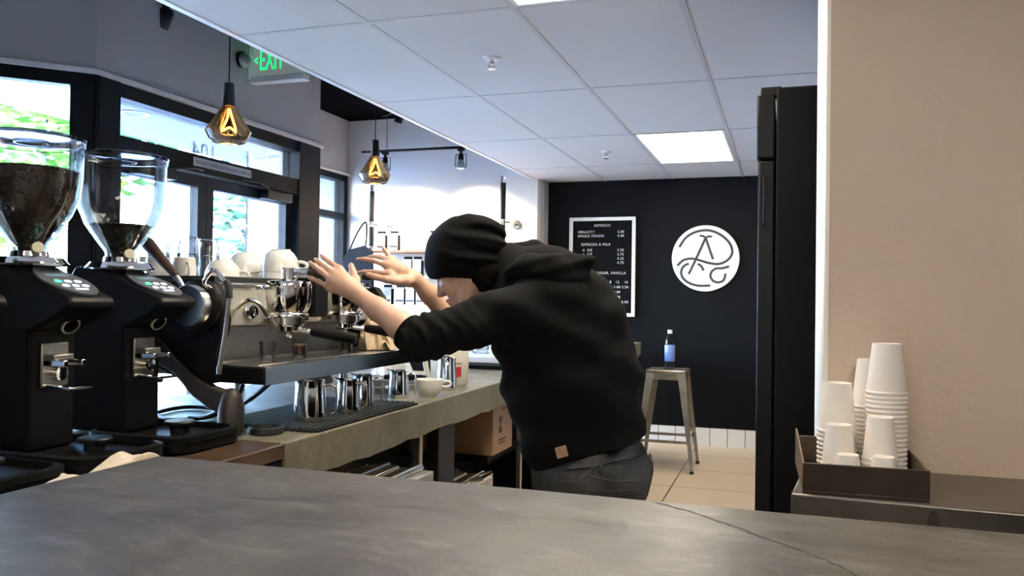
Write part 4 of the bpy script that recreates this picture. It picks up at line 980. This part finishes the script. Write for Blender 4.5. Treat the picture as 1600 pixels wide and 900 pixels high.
b = BM(); prism(b, [(-.08, 0), (.09, 0), (.05, .05), (-.03, .065)], (-1.83, 3.03, ZK), (0, 1, 0), (0, 0, 1), (-1, 0, 0), .10); tag(obj('cloth_wedge', b, 'rubber', bevel=.012), 'dark folded cloth on the counter under the far end of the machine', 'cloth')
cloth('paper_towel', 'crumpled white paper towel on the counter under the bent sleeve', 'towel', (-1.80, 3.60, ZK), .10, .11, .085, 'whitepanel', 21, .3, .7, 40, 30)
t = thing('serving_tray', 'black tray with white napkins on the counter behind the milk jug', 'tray', (-1.45, 4.42, ZK), 0)
b = BM(); box(b, -.30, .17, -.42, .35, 0, .022); obj('tray_base', b, 'blackplastic', t, .005)
b = BM(); box(b, -.26, .10, -.34, .22, .0225, .062); obj('napkins', b, 'white', t, .008)
for k, (x, y, h, m, l) in enumerate(((-1.60, 4.28, .11, 'tumbler', 'clear glass on the tray behind the milk jug'), (-1.52, 4.55, .17, 'blackmetal', 'dark metal canister on the tray behind the milk jug'))):
    b = BM(); lathe(b, [(0, 0), (.045, 0), (.05, .01), (.05, h), (.046, h), (.045, .012), (0, .010)], (x, y, ZK+.0625), 24); tag(obj(['glass_tumbler', 'canister'][k], b, m), l, ['glass', 'canister'][k])
t = thing('tamper_dish', 'small round black rubber dish in front of the machine foot', 'dish', (-1.322, 1.896, ZK))
b = BM(); lathe(b, [(0, .0), (.044, 0), (.047, .004), (.046, .018), (.042, .020), (.040, .010), (0, .008)], n=36); obj('dish_body', b, 'rubber', t)

# ================================================================== cups by the wall
t = thing('cup_tray', 'dark open wooden tray holding stacks of paper cups', 'tray', (.034, 1.756, .9205), radians(2.0))
TD = .318
b = BM(); box(b, 0, .232, 0, TD, 0, .006); box(b, 0, .232, 0, .007, .006, .060); obj('tray_front', b, 'tray', t, .0012)
b = BM(); prism(b, [(.007, .006), (TD, .006), (TD, .082), (TD-.035, .082), (.007, .060)], (0, 0, 0), (0, 1, 0), (0, 0, 1), (1, 0, 0), .004); obj('tray_side', b, 'trayin', t, .0012)
b = BM(); prism(b, [(.007, .006), (TD, .006), (TD, .064), (.007, .060)], (.228, 0, 0), (0, 1, 0), (0, 0, 1), (1, 0, 0), .004); obj('tray_side', b, 'trayin', t, .0012)
b = BM(); box(b, .004, .228, TD-.004, TD, .006, .066); obj('tray_back', b, 'trayin', t, .0012)
def cup_mesh(h, rb, rr):
    b = BM(); w_ = .0011
    lathe(b, [(0, h-.0060), (rb-.0030, h-.0060), (rb-.0022, h), (rb-.0003, h), (rb, h-.003), (rr-.0006, .006), (rr+.0010, .0050), (rr+.0018, .0025), (rr+.0008, .0), (rr-.0004, .0003), (rr-.0010, .005), (rb-.0006, h-.0066), (0, h-.0066)], n=40)
    bmesh.ops.recalc_face_normals(b, faces=b.faces); me = bpy.data.meshes.new('paper_cup'); b.to_mesh(me); b.free(); finish(me, MT['paper'], 40); return me
ORD = 'top second third fourth fifth sixth seventh eighth ninth tenth eleventh twelfth thirteenth fourteenth fifteenth sixteenth seventeenth eighteenth nineteenth twentieth'.split()
def stack(x, y, n, me, pitch, where, z0=.9272):
    for k in range(n):
        o = bpy.data.objects.new('paper_cup', me); COL.objects.link(o); o.location = (x, y, z0+pitch*k)
        j = n-1-k
        tag(o, ('top cup of the ' if j == 0 else ORD[j] + ' cup from the top of the ') + where, 'paper cup', 'paper cups ' + where)
big = cup_mesh(.108, .0295, .0410); mid = cup_mesh(.088, .0255, .0343); tiny = cup_mesh(.060, .0212, .0285)
stack(.207, 1.950, 19, big, .0100, 'tallest white paper cup stack')
stack(.183, 2.028, 15, big, .0100, 'paper cup stack hidden behind the tallest')
stack(.109, 1.964, 10, big, .0100, 'paper cup stack at the left tray side')
stack(.1075, 1.872, 4, mid, .0102, 'shorter paper cup stack at front left')
stack(.187, 1.868, 6, mid, .0102, 'shorter paper cup stack at front right')
stack(.1206, 1.800, 2, tiny, .0088, 'tiny paper cups at front left')
stack(.187, 1.801, 2, tiny, .0088, 'tiny paper cups at front right')
# ================================================================== the barista (smooth blends of tapered limbs, meshed as one surface)
def cap(a, b, ra, rb): return ('cap', np.array(a, float), np.array(b, float), ra, rb)
def ell(c, r, ax=None):
    A = np.eye(3) if ax is None else np.array([list(Vector(v).normalized()) for v in ax])
    return ('ell', np.array(c, float), np.array(r, float), A)
def cyl(a, b, r): return ('cyl', np.array(a, float), np.array(b, float), r, r)
def prim_d(p, P):
    if p[0] == 'cyl':
        _, a, b, r, _r = p; ab = b-a; L = np.linalg.norm(ab); ab = ab/L; t = (P-a)@ab; q = np.linalg.norm(P-a-t[:, None]*ab, axis=1)
        return np.maximum(np.maximum(-t, t-L), q-r)
    if p[0] == 'cap':
        _, a, b, ra, rb = p; ab = b-a; L2 = ab@ab + 1e-12
        t = np.clip(((P-a)@ab)/L2, 0, 1)
        return np.linalg.norm(P-a-t[:, None]*ab, axis=1) - (ra+(rb-ra)*t)
    _, c, r, A = p; q = (P-c)@A.T; k0 = np.linalg.norm(q/r, axis=1); k1 = np.linalg.norm(q/(r*r), axis=1)
    return np.where(k1 < 1e-9, -r.min(), k0*(k0-1)/np.maximum(k1, 1e-9))
def prim_box(p):
    if p[0] in ('cap', 'cyl'): m = max(p[3], p[4]); return np.minimum(p[1], p[2])-m, np.maximum(p[1], p[2])+m
    m = p[2].max(); return p[1]-m, p[1]+m
def smin(a, b, k):
    h = np.clip(.5+.5*(b-a)/k, 0, 1); return b+(a-b)*h - k*h*(1-h)
def field(prims, P, far=.06):
    """prims: list of (primitive, blend radius, sign); evaluated in order"""
    d = np.full(len(P), 1.0)
    lo, hi = P.min(0), P.max(0)
    for p, k, s in prims:
        l, h = prim_box(p)
        if np.any(l-far > hi) or np.any(h+far < lo): continue
        v = prim_d(p, P)
        if s > 0: d = smin(d, v, k) if k > 0 else np.minimum(d, v)
        else: d = -smin(-d, v, k)
    return d
def mesh_sdf(f, lo, hi, h, block=12):
    """surface nets over the blocks that hold the surface"""
    lo = np.array(lo, float); n = np.ceil((np.array(hi)-lo)/h).astype(int)
    nb = np.ceil(n/block).astype(int); N = nb*block+2
    ids, pos, sgn = [], [], []
    off = np.stack(np.meshgrid(*[np.arange(block+1)]*3, indexing='ij'), -1).reshape(-1, 3)
    cent = np.stack(np.meshgrid(*[np.arange(k) for k in nb], indexing='ij'), -1).reshape(-1, 3)
    C = [np.array([i, j, k]) for i in (0, 1) for j in (0, 1) for k in (0, 1)]
    ED = [(a, b) for a in range(8) for b in range(a+1, 8) if abs(C[a]-C[b]).sum() == 1]
    rad = block*h*.88
    for c in cent:
        mid = lo + (c+.5)*block*h
        P0 = mid[None, :] + np.array([[0, 0, 0], [rad*.5, 0, 0], [-rad*.5, 0, 0], [0, rad*.5, 0], [0, -rad*.5, 0], [0, 0, rad*.5], [0, 0, -rad*.5]])
        if np.abs(f(P0)).min() > rad*1.0: continue
        V = f(lo + (off + c*block)*h).reshape([block+1]*3)
        if V.min() > 0 or V.max() < 0: continue
        cv = np.stack([V[a[0]:a[0]+block, a[1]:a[1]+block, a[2]:a[2]+block] for a in C], -1).reshape(-1, 8)
        act = np.where((cv.min(1) < 0) & (cv.max(1) >= 0))[0]
        if not len(act): continue
        v = cv[act]; cell = np.stack(np.unravel_index(act, [block]*3), -1) + c*block
        acc = np.zeros((len(act), 3)); cnt = np.zeros(len(act))
        for a, b2 in ED:
            m = (v[:, a] < 0) != (v[:, b2] < 0)
            t = v[m, a]/(v[m, a]-v[m, b2]); acc[m] += C[a] + t[:, None]*(C[b2]-C[a]); cnt[m] += 1
        ids.append((cell[:, 0]*N[1]+cell[:, 1])*N[2]+cell[:, 2]); pos.append(lo + (cell + acc/cnt[:, None])*h); sgn.append(v < 0)
    ids = np.concatenate(ids); pos = np.concatenate(pos); sgn = np.concatenate(sgn)
    o = np.argsort(ids); ids, pos, sgn = ids[o], pos[o], sgn[o]
    def find(k):
        j = np.searchsorted(ids, k); j = np.clip(j, 0, len(ids)-1); return np.where(ids[j] == k, j, -1)
    st = (N[1]*N[2], N[2], 1); F = []
    ci = {0: 0}
    for ax in range(3):
        a1, a2 = (ax+1) % 3, (ax+2) % 3; e = [0, 0, 0]; e[ax] = 1; j = e[0]*4+e[1]*2+e[2]
        m = sgn[:, 0] != sgn[:, j]
        q = np.stack([np.where(m)[0], find(ids[m]-st[a1]), find(ids[m]-st[a1]-st[a2]), find(ids[m]-st[a2])], 1)
        fl = sgn[m, 0]; q = np.where(fl[:, None], q, q[:, ::-1]); F.append(q[(q >= 0).all(1)])
    return pos, np.concatenate(F)
def sdf_obj(name, prims, h, m, parent=None, disp=None, smooth=2, pad=.03, ang=180):
    los, his = zip(*[prim_box(p) for p, k, s in prims if s > 0]); lo = np.min(los, 0)-pad; hi = np.max(his, 0)+pad
    f = (lambda P: field(prims, P)) if disp is None else (lambda P: field(prims, P)+disp(P))
    V, Fc = mesh_sdf(f, lo, hi, h)
    me = bpy.data.meshes.new(name); me.from_pydata(V.tolist(), [], Fc.tolist()); me.validate(); me.update()
    bm = bmesh.new(); bm.from_mesh(me)
    for _ in range(smooth): bmesh.ops.smooth_vert(bm, verts=bm.verts, factor=.5, use_axis_x=True, use_axis_y=True, use_axis_z=True)
    bmesh.ops.recalc_face_normals(bm, faces=bm.faces); bm.to_mesh(me); bm.free()
    o = bpy.data.objects.new(name, me); COL.objects.link(o)
    me.materials.append(MT[m]); me.shade_smooth()
    if parent is not None: o.parent = parent
    return o
def W(px, py, Y): return np.array(atY(px, py, Y))
def chain(pts, rs, k): return [(cap(a, b, r, q), k, 1) for a, b, r, q in zip(pts, pts[1:], rs, rs[1:])]

# joints: left is the side towards the bar
hipC = W(918, 735, 2.30); waist = W(912, 668, 2.30); mid = W(892, 585, 2.29); chest = W(868, 500, 2.27); neckB = W(812, 425, 2.25)
shL, shR = W(804, 487, 2.09), W(800, 462, 2.43)
elL, elR = W(655, 531, 1.93), W(716, 508, 2.50)
wrL, wrR = W(563, 463, 1.965), W(650, 437, 2.40)
headC = W(726, 415, 2.23)
fL, fR = .012, .0105
def finger(pts, r0): 
    n = len(pts); return chain([np.array(p) for p in pts], [r0*(1-.28*i/(n-1)) for i in range(n)], .006)
skin = []
# arms
skin += chain([shL, elL], [.046, .034], .02) + chain([elL, elL+(wrL-elL)*.30, elL+(wrL-elL)*.7, wrL], [.033, .036, .029, .0235], .015)
skin += chain([shR, elR], [.046, .034], .02) + chain([elR, elR+(wrR-elR)*.30, elR+(wrR-elR)*.7, wrR], [.033, .0365, .0295, .0245], .015)
# left hand: back of the hand to the bar, fingers up and away
yl = 1.955
kn = [W(514, 449, yl-.010), W(517, 437, yl-.012), W(522, 428, yl-.004), W(529, 420, yl+.010)]          # little .. index knuckles
tips = [W(480, 432, yl-.020), W(484, 410, yl-.022), W(493, 405, yl-.006), W(500.5, 399, yl+.022)]
for a, b_, s in zip(kn, tips, (.0072, .0080, .0084, .0082)):
    m1 = a+(b_-a)*.42 + np.array([.0, -.006, .003]); m2 = a+(b_-a)*.74 + np.array([0, -.005, .002])
    skin += finger([a, m1, m2, b_], s)
for q in kn: skin.append((cap(wrL+(q-wrL)*.10, wrL+(q-wrL)*.94, .0165, .0118), .014, 1))
skin.append((cap(W(541, 447, yl+.004), W(522, 440, yl), .0175, .013), .012, 1))
th = [W(559, 452, yl+.022), W(556, 436, yl+.040), W(551, 424, yl+.050), W(548.5, 415, yl+.054)]
skin += [(cap(W(558, 458, yl+.008), W(547, 440, yl+.030), .016, .013), .014, 1)] + finger(th, .0115)
# right hand: fingers spread to the left, one raised
yr = 2.36
kr = [W(608, 428, yr-.022), W(602, 414, yr-.008), W(606, 406, yr+.012), W(611, 406, yr+.030)]            # index, middle, ring, little
rt = [W(556, 427, yr-.012), W(558.5, 405, yr+.0), W(575, 402, yr+.040), W(597.5, 386, yr+.026)]
for i, (a, b_, s) in enumerate(zip(kr, rt, (.0088, .0088, .0082, .0076))):
    bend = np.array([0, 0, .006 if i < 3 else 0.002])
    skin += finger([a, a+(b_-a)*.42+bend, a+(b_-a)*.74+bend*.8, b_], s)
for q in kr: skin.append((cap(wrR+(q-wrR)*.10, wrR+(q-wrR)*.93, .0175, .0125), .014, 1))
skin.append((cap(W(628, 424, yr), W(612, 416, yr), .018, .015), .012, 1))
tr_ = [W(622, 440, yr-.030), W(603, 436.5, yr-.045), W(587, 433, yr-.050), W(576, 429, yr-.050)]
skin += [(cap(W(638, 440, yr-.004), W(616, 438, yr-.028), .018, .014), .014, 1)] + finger(tr_, .0125)
# neck, head. face axes: fw looks down and to the machine
fw = Vector((-.865, .08, -.49)).normalized(); up = Vector((-.47, .0, .86)); up = (up - fw*up.dot(fw)).normalized(); sd = up.cross(fw).normalized()
HC = Vector(headC)
def H(f_, u_, s_=0.): return np.array(HC + fw*f_ + up*u_ + sd*s_)
AX = [fw, up, sd]
skin += [(cap(neckB, H(-.03, -.06), .062, .056), .03, 1)]
skin += [(ell(H(-.012, .018), (.098, .090, .076), AX), .02, 1), (ell(H(.035, -.045), (.052, .070, .058), AX), .03, 1), (ell(H(.062, -.098), (.024, .020, .026), AX), .022, 1)]
skin += [(cap(H(.02, -.095, .045), H(.058, -.104, .014), .016, .015), .02, 1), (cap(H(.02, -.095, -.045), H(.058, -.104, -.014), .016, .015), .02, 1), (cap(H(-.025, -.05, .058), H(.02, -.095, .045), .016, .016), .02, 1), (cap(H(-.025, -.05, -.058), H(.02, -.095, -.045), .016, .016), .02, 1)]
skin += [(cap(H(.082, .012), H(.112, -.034), .0085, .0095), .012, 1), (cap(H(.102, -.038, .011), H(.102, -.038, -.011), .0075, .0075), .008, 1)]
skin += [(cap(H(.084, .018, .030), H(.084, .018, -.030), .010, .010), .016, 1)]
for s in (-1, 1): skin += [(ell(H(.071, .0, s*.031), (.012, .010, .016), AX), .008, -1), (ell(H(.066, .0, s*.031), (.012, .0115, .0125), AX), .004, 1), (ell(H(.062, -.032, s*.040), (.018, .016, .014), AX), .02, 1)]
skin += [(cap(H(.093, -.066, .013), H(.093, -.066, -.013), .0066, .0066), .006, 1), (cap(H(.089, -.079, .011), H(.089, -.079, -.011), .0074, .0074), .006, 1)]
for s in (-1, 1): skin += [(ell(H(-.018, -.012, s*.078), (.018, .030, .010), AX), .006, 1)]
# trunk and legs inside the clothes
ftL, ftR = np.array([-.50, 2.07, .09]), np.array([-.40, 2.56, .09])
hpL, hpR = hipC+np.array([0, -.095, -.03]), hipC+np.array([.02, .095, -.03])
knL, knR = np.array([-.64, 2.09, .46]), np.array([-.55, 2.52, .46])
trunk = [(ell(hipC, (.12, .15, .12)), .05, 1), (cap(hipC, waist, .12, .125), .05, 1), (cap(waist, mid, .125, .135), .05, 1), (cap(mid, chest, .135, .14), .05, 1), (cap(chest, neckB, .13, .06), .05, 1), (cap(chest, shL, .11, .055), .04, 1), (cap(chest, shR, .11, .055), .04, 1)]
for hp_, kn_, ft_ in ((hpL, knL, ftL), (hpR, knR, ftR)): trunk += chain([hp_, kn_, ft_], [.082, .055, .038], .03) + [(cap(ft_-[0, 0, .04], ft_+[-.13, 0, -.055], .033, .026), .02, 1)]
body = sdf_obj('person', trunk+skin, .0034, 'skin', None, smooth=1)
tag(body, 'person in black hoodie and beanie leaning over the counter with both hands raised', 'person')
# finger nails
def nail(tip, prev, nrm, r):
    d = Vector(tip-prev).normalized(); n_ = Vector(nrm); n_ = (n_-d*n_.dot(d)).normalized(); s_ = d.cross(n_)
    b = BM(); prism(b, [(r*.62*cos(a), r*.9*sin(a)) for a in [2*pi*k/14 for k in range(14)]], Vector(tip)-d*.002+n_*(r*.66), s_, d, n_, .0012); return b

# ---- clothes
TOR = [waist+np.array([.005, 0, -.09]), waist, mid, chest]
hood_pr = [(ell(waist+np.array([.004, 0, -.055]), (.170, .190, .07)), .05, 1)]
hood_pr += chain([waist+np.array([.003, 0, -.045]), mid, chest, W(850, 452, 2.26)], [.168, .186, .172, .105], .06)
hood_pr += [(cap(chest+np.array([0, -.07, .02]), shL, .12, .072), .05, 1), (cap(chest+np.array([0, .07, .02]), shR, .12, .082), .06, 1), (cap(W(850, 452, 2.26), W(800, 425, 2.25), .10, .088), .05, 1)]
cuL, cuR = elL+(wrL-elL)*.085, elR+(wrR-elR)*.10
uL, uR = elL+(shL-elL)*.15, elR+(shR-elR)*.15
hood_pr += chain([shL, elL+(shL-elL)*.5, uL, cuL], [.072, .057, .054, .050], .03) + chain([shR, elR+(shR-elR)*.5, uR, cuR], [.082, .068, .057, .050], .03)
hood_pr += [(ell(elL, (.056, .056, .056)), .02, 1), (ell(elR, (.056, .056, .056)), .02, 1)]
# cut the sleeve ends and the hem flat
hood_pr += [(cyl(cuL+(wrL-elL)*.05, cuL+(wrL-elL)*.6, .085), .003, -1), (cyl(cuR+(wrR-elR)*.05, cuR+(wrR-elR)*.6, .085), .003, -1)]
hemO = W(930, 704, 2.30); hemN = np.array([.33, .0, -.944]); hood_pr += [(cyl(hemO, hemO+hemN*.3, .34), .004, -1)]
aL = (elL-shL)/np.linalg.norm(elL-shL); aR = (elR-shR)/np.linalg.norm(elR-shR)
rs_ = np.random.RandomState(3)
def folds(P):
    tL = (P-shL)@aL; LL = np.linalg.norm(elL-shL)
    wL = np.exp(-np.maximum(0, np.linalg.norm(P-shL-np.clip(tL, 0, LL+.05)[:, None]*aL, axis=1)-.10)**2/.0012)
    g = np.clip((tL/LL-.25)/.75, 0, 1.2)
    d = wL*g*(.0030*np.sin(tL*150+ 3*np.sin(P[:, 2]*38)+2*np.sin(P[:, 1]*30)) + .0018*np.sin(tL*250+P[:, 2]*90+2.5*np.sin(P[:, 2]*55)))
    q = (P-mid); body_w = 1-np.clip(wL*g, 0, 1)
    d += body_w*(.0060*np.sin(q[:, 0]*20+q[:, 2]*34+2.2*np.sin(q[:, 2]*11+q[:, 1]*8)) + .0035*np.sin(q[:, 0]*-31+q[:, 2]*47+1.7*np.sin(q[:, 0]*19)))
    return d
hoodie = sdf_obj('hoodie', hood_pr, .0042, 'hoodie', body, disp=folds, smooth=2)
# the fallen hood: a thick folded collar behind the neck
hp_ = [W(786, 412, 2.24), W(806, 400, 2.26), W(832, 393, 2.28), W(858, 402, 2.29), W(888, 412, 2.29), W(908, 416, 2.26)]
hr_ = [.026, .029, .028, .026, .022, .014]
hpr = chain(hp_, hr_, .03)
hpr += chain([W(800, 424, 2.14), W(830, 416, 2.135), W(862, 420, 2.14), W(890, 427, 2.16)], [.022, .027, .027, .022], .045)
hpr += chain([W(845, 428, 2.18), W(880, 432, 2.18), W(904, 438, 2.19), W(914, 446, 2.20)], [.045, .042, .024, .011], .04)
hpr += chain([W(868, 410, 2.18), W(900, 412, 2.18), W(919, 409, 2.19), W(922, 416, 2.20)], [.018, .016, .010, .007], .03)
hpr += chain([W(790, 412, 2.36), W(832, 402, 2.42), W(880, 414, 2.38), W(910, 420, 2.28)], [.03, .034, .032, .015], .04)
def hfold(P): q = P-hp_[2]; return .0026*np.sin(q[:, 0]*40+q[:, 2]*75+2.0*np.sin(q[:, 1]*22)) + .0016*np.sin(q[:, 2]*150-q[:, 0]*50)
sdf_obj('hood', hpr, .0036, 'hoodie', body, disp=hfold, smooth=2)
# ribbed cuffs and hem
def ribbed(name, c, ax, r, ln, n=60, par=None, sx=1., sy=1.):
    b = BM(); N_ = n*2; x, y, d = frame_of(ax); R = []
    for h_ in (0, .15, .5, .85, 1):
        rr = r*(1-.06*abs(h_-.5)*2)
        R.append([b.verts.new(Vector(c)+d*(h_*ln)+ (x*cos(2*pi*k/N_)*sx+y*sin(2*pi*k/N_)*sy)*(rr+(.0014 if k % 2 else -.0006))) for k in range(N_)])
    R.append([b.verts.new(Vector(c)+d*(ln*.9)+ (x*cos(2*pi*k/N_)*sx+y*sin(2*pi*k/N_)*sy)*(r*.84)) for k in range(N_)])
    for A, B in zip(R, R[1:]):
        for k in range(N_): b.faces.new((A[k], A[(k+1) % N_], B[(k+1) % N_], B[k]))
    return obj(name, b, 'hoodie', par, ang=80)
fdL = (wrL-elL)/np.linalg.norm(wrL-elL); fdR = (wrR-elR)/np.linalg.norm(wrR-elR)
ribbed('cuff', elL-fdL*.006, fdL, .0505, .050, 52, hoodie); ribbed('cuff', elR-fdR*.004, fdR, .0495, .048, 52, hoodie)
def on_surface(ob, px, py, lift=.002):
    me = ob.data; d = Vector(ray(px, py)).normalized()
    ok, p, n_, i = ob.ray_cast(EYE, d)
    return (Vector(p)+Vector(n_)*lift, Vector(n_)) if ok else None
c, n_ = on_surface(hoodie, 878, 706); u_ = Vector((.93, .1, .30)); u_ = (u_-n_*u_.dot(n_)).normalized(); b = BM(); prism(b, rrect(.0155, .0145, .002, 2), c, u_, n_.cross(u_), n_, .003); obj('leather_label', b, 'leather', hoodie)
# beanie
BC = W(727, 394, 2.23)
tb = [(ell(BC, (.116, .100, .106)), .03, 1), (ell(W(720, 414, 2.23), (.103, .090, .085)), .03, 1), (ell(W(758, 400, 2.235), (.070, .088, .080)), .03, 1), (ell(W(752, 362, 2.24), (.060, .075, .050)), .03, 1)]
bx = W(726, 434, 2.23); tb += [(cyl(bx, bx+np.array([.045, 0, -1])*.3, .3), .006, -1)]
def bf(P):
    q = P-BC; g = np.clip((q[:, 0]+.06)/.13, 0, 1); zz = q[:, 2]+.25*q[:, 0]
    a_ = np.arctan2(q[:, 1], q[:, 0])
    return g*(.0062*np.sin(zz*112+1.4*np.sin(a_*2.0)+.9*np.sin(q[:, 0]*30)) + .0022*np.sin(zz*205+2*np.sin(a_*3))) + .0012*np.sin(q[:, 2]*60+q[:, 0]*35)
beanie = sdf_obj('beanie', tb, .0032, 'beanie', body, disp=bf, smooth=2)
# hair below the beanie, beside the ear
hr = [(cap(H(-.050, -.055, s*.050), H(-.040, -.090, s*.046), .024, .016), .02, 1) for s in (-1, 1)] + [(cap(H(-.075, -.065, .03), H(-.075, -.065, -.03), .040, .040), .03, 1), (cap(H(-.030, -.045, .064), H(-.028, -.066, .062), .010, .006), .01, 1), (cap(H(-.030, -.045, -.064), H(-.028, -.066, -.062), .010, .006), .01, 1)]
sdf_obj('hair', hr, .0034, 'hair', body, disp=lambda P: .0007*np.sin(P[:, 0]*420+P[:, 2]*160), smooth=1)
b = BM()
for s in (-1, 1): tube(b, smooth_path([H(.083, .016, s*.016), H(.086, .021, s*.030), H(.074, .018, s*.046)], 4), .0032, 6)
obj('eyebrows', b, 'hair', body)
# jeans, belt
MT['leatherblack'] = mat('black_leather', (.006, .006, .007), .5)
jp = [(ell(hipC+np.array([.005, 0, .0]), (.158, .182, .115)), .05, 1), (cap(hipC, waist+np.array([.006, 0, -.05]), .150, .152), .05, 1), (ell(hipC+np.array([.085, -.075, -.03]), (.085, .09, .09)), .05, 1), (ell(hipC+np.array([.085, .075, -.03]), (.085, .09, .09)), .05, 1)]
for a, k_, f_ in ((hpL, knL, ftL), (hpR, knR, ftR)): jp += chain([a, k_, f_+np.array([0, 0, .0])], [.108, .078, .066], .03)
jp += [(cap(f_+np.array([0, 0, -.075]), f_+np.array([0, 0, -.2]), .11, .11), .003, -1) for f_ in (ftL, ftR)]
def jf(P): q = P-hipC; return .0035*np.sin(q[:, 2]*46+q[:, 0]*24+2*np.sin(q[:, 0]*16+q[:, 1]*9)) + .002*np.sin(q[:, 0]*70-q[:, 2]*50)
jeans = sdf_obj('jeans', jp, .0045, 'jeans', body, disp=jf, smooth=2)
for f_ in (ftL, ftR):
    sp_ = [(cap(f_+np.array([.03, 0, -.045]), f_+np.array([-.15, 0, -.055]), .042, .034), .03, 1), (cap(f_+np.array([.02, 0, -.03]), f_+np.array([.0, 0, .03]), .044, .050), .03, 1), (ell(f_+np.array([-.06, 0, -.20]), (.4, .4, .112)), .004, -1)]
    sdf_obj('shoe', sp_, .005, 'blackplastic', body, smooth=1)

def strip_on(ob, pts, wd, lift, m, name, par, th=.0015):
    L = []; b = BM(); S = [q for q in (on_surface(ob, x, y, lift) for x, y in pts) if q]; S = [q for i, q in enumerate(S) if i == 0 or (q[0]-S[i-1][0]).length < .04]
    for i, (p, n_) in enumerate(S):
        d = (S[min(i+1, len(S)-1)][0]-S[max(i-1, 0)][0]).normalized(); s_ = n_.cross(d).normalized()
        L.append([b.verts.new(p+s_*wd), b.verts.new(p-s_*wd), b.verts.new(p-s_*wd+n_*th), b.verts.new(p+s_*wd+n_*th)])
    for A, B in zip(L, L[1:]):
        for k in range(4): b.faces.new((A[k], A[(k+1) % 4], B[(k+1) % 4], B[k]))
    b.faces.new(L[0][::-1]); b.faces.new(L[-1]); return obj(name, b, m, par)
def lerp_pts(pts, n=8):
    out = []
    for (x0, y0), (x1, y1) in zip(pts, pts[1:]): out += [(x0+(x1-x0)*k/n, y0+(y1-y0)*k/n) for k in range(n)]
    return out+[pts[-1]]
try:
    strip_on(jeans, lerp_pts([(884, 728), (920, 721), (960, 714), (1000, 702), (1010, 698)]), .0165, .002, 'leatherblack', 'belt', body, .004)
    strip_on(jeans, lerp_pts([(945, 706), (938, 738)]), .0055, .007, 'jeans', 'belt_loop', jeans, .002)
    strip_on(jeans, lerp_pts([(1012, 690), (1013, 716)]), .0055, .007, 'jeans', 'belt_loop', jeans, .002)
    strip_on(jeans, lerp_pts([(905, 752), (912, 741), (960, 752), (1006, 750)]), .0022, .0008, 'thread', 'yoke_seam', jeans, .001)
    strip_on(jeans, lerp_pts([(856, 742), (880, 752), (905, 752), (930, 728)]), .0018, .0008, 'thread', 'side_seam', jeans, .001)
    strip_on(jeans, lerp_pts([(915, 764), (950, 768), (1000, 764)]), .0018, .0008, 'thread', 'pocket_seam', jeans, .001)
except Exception as ex: print('STRIP', ex)
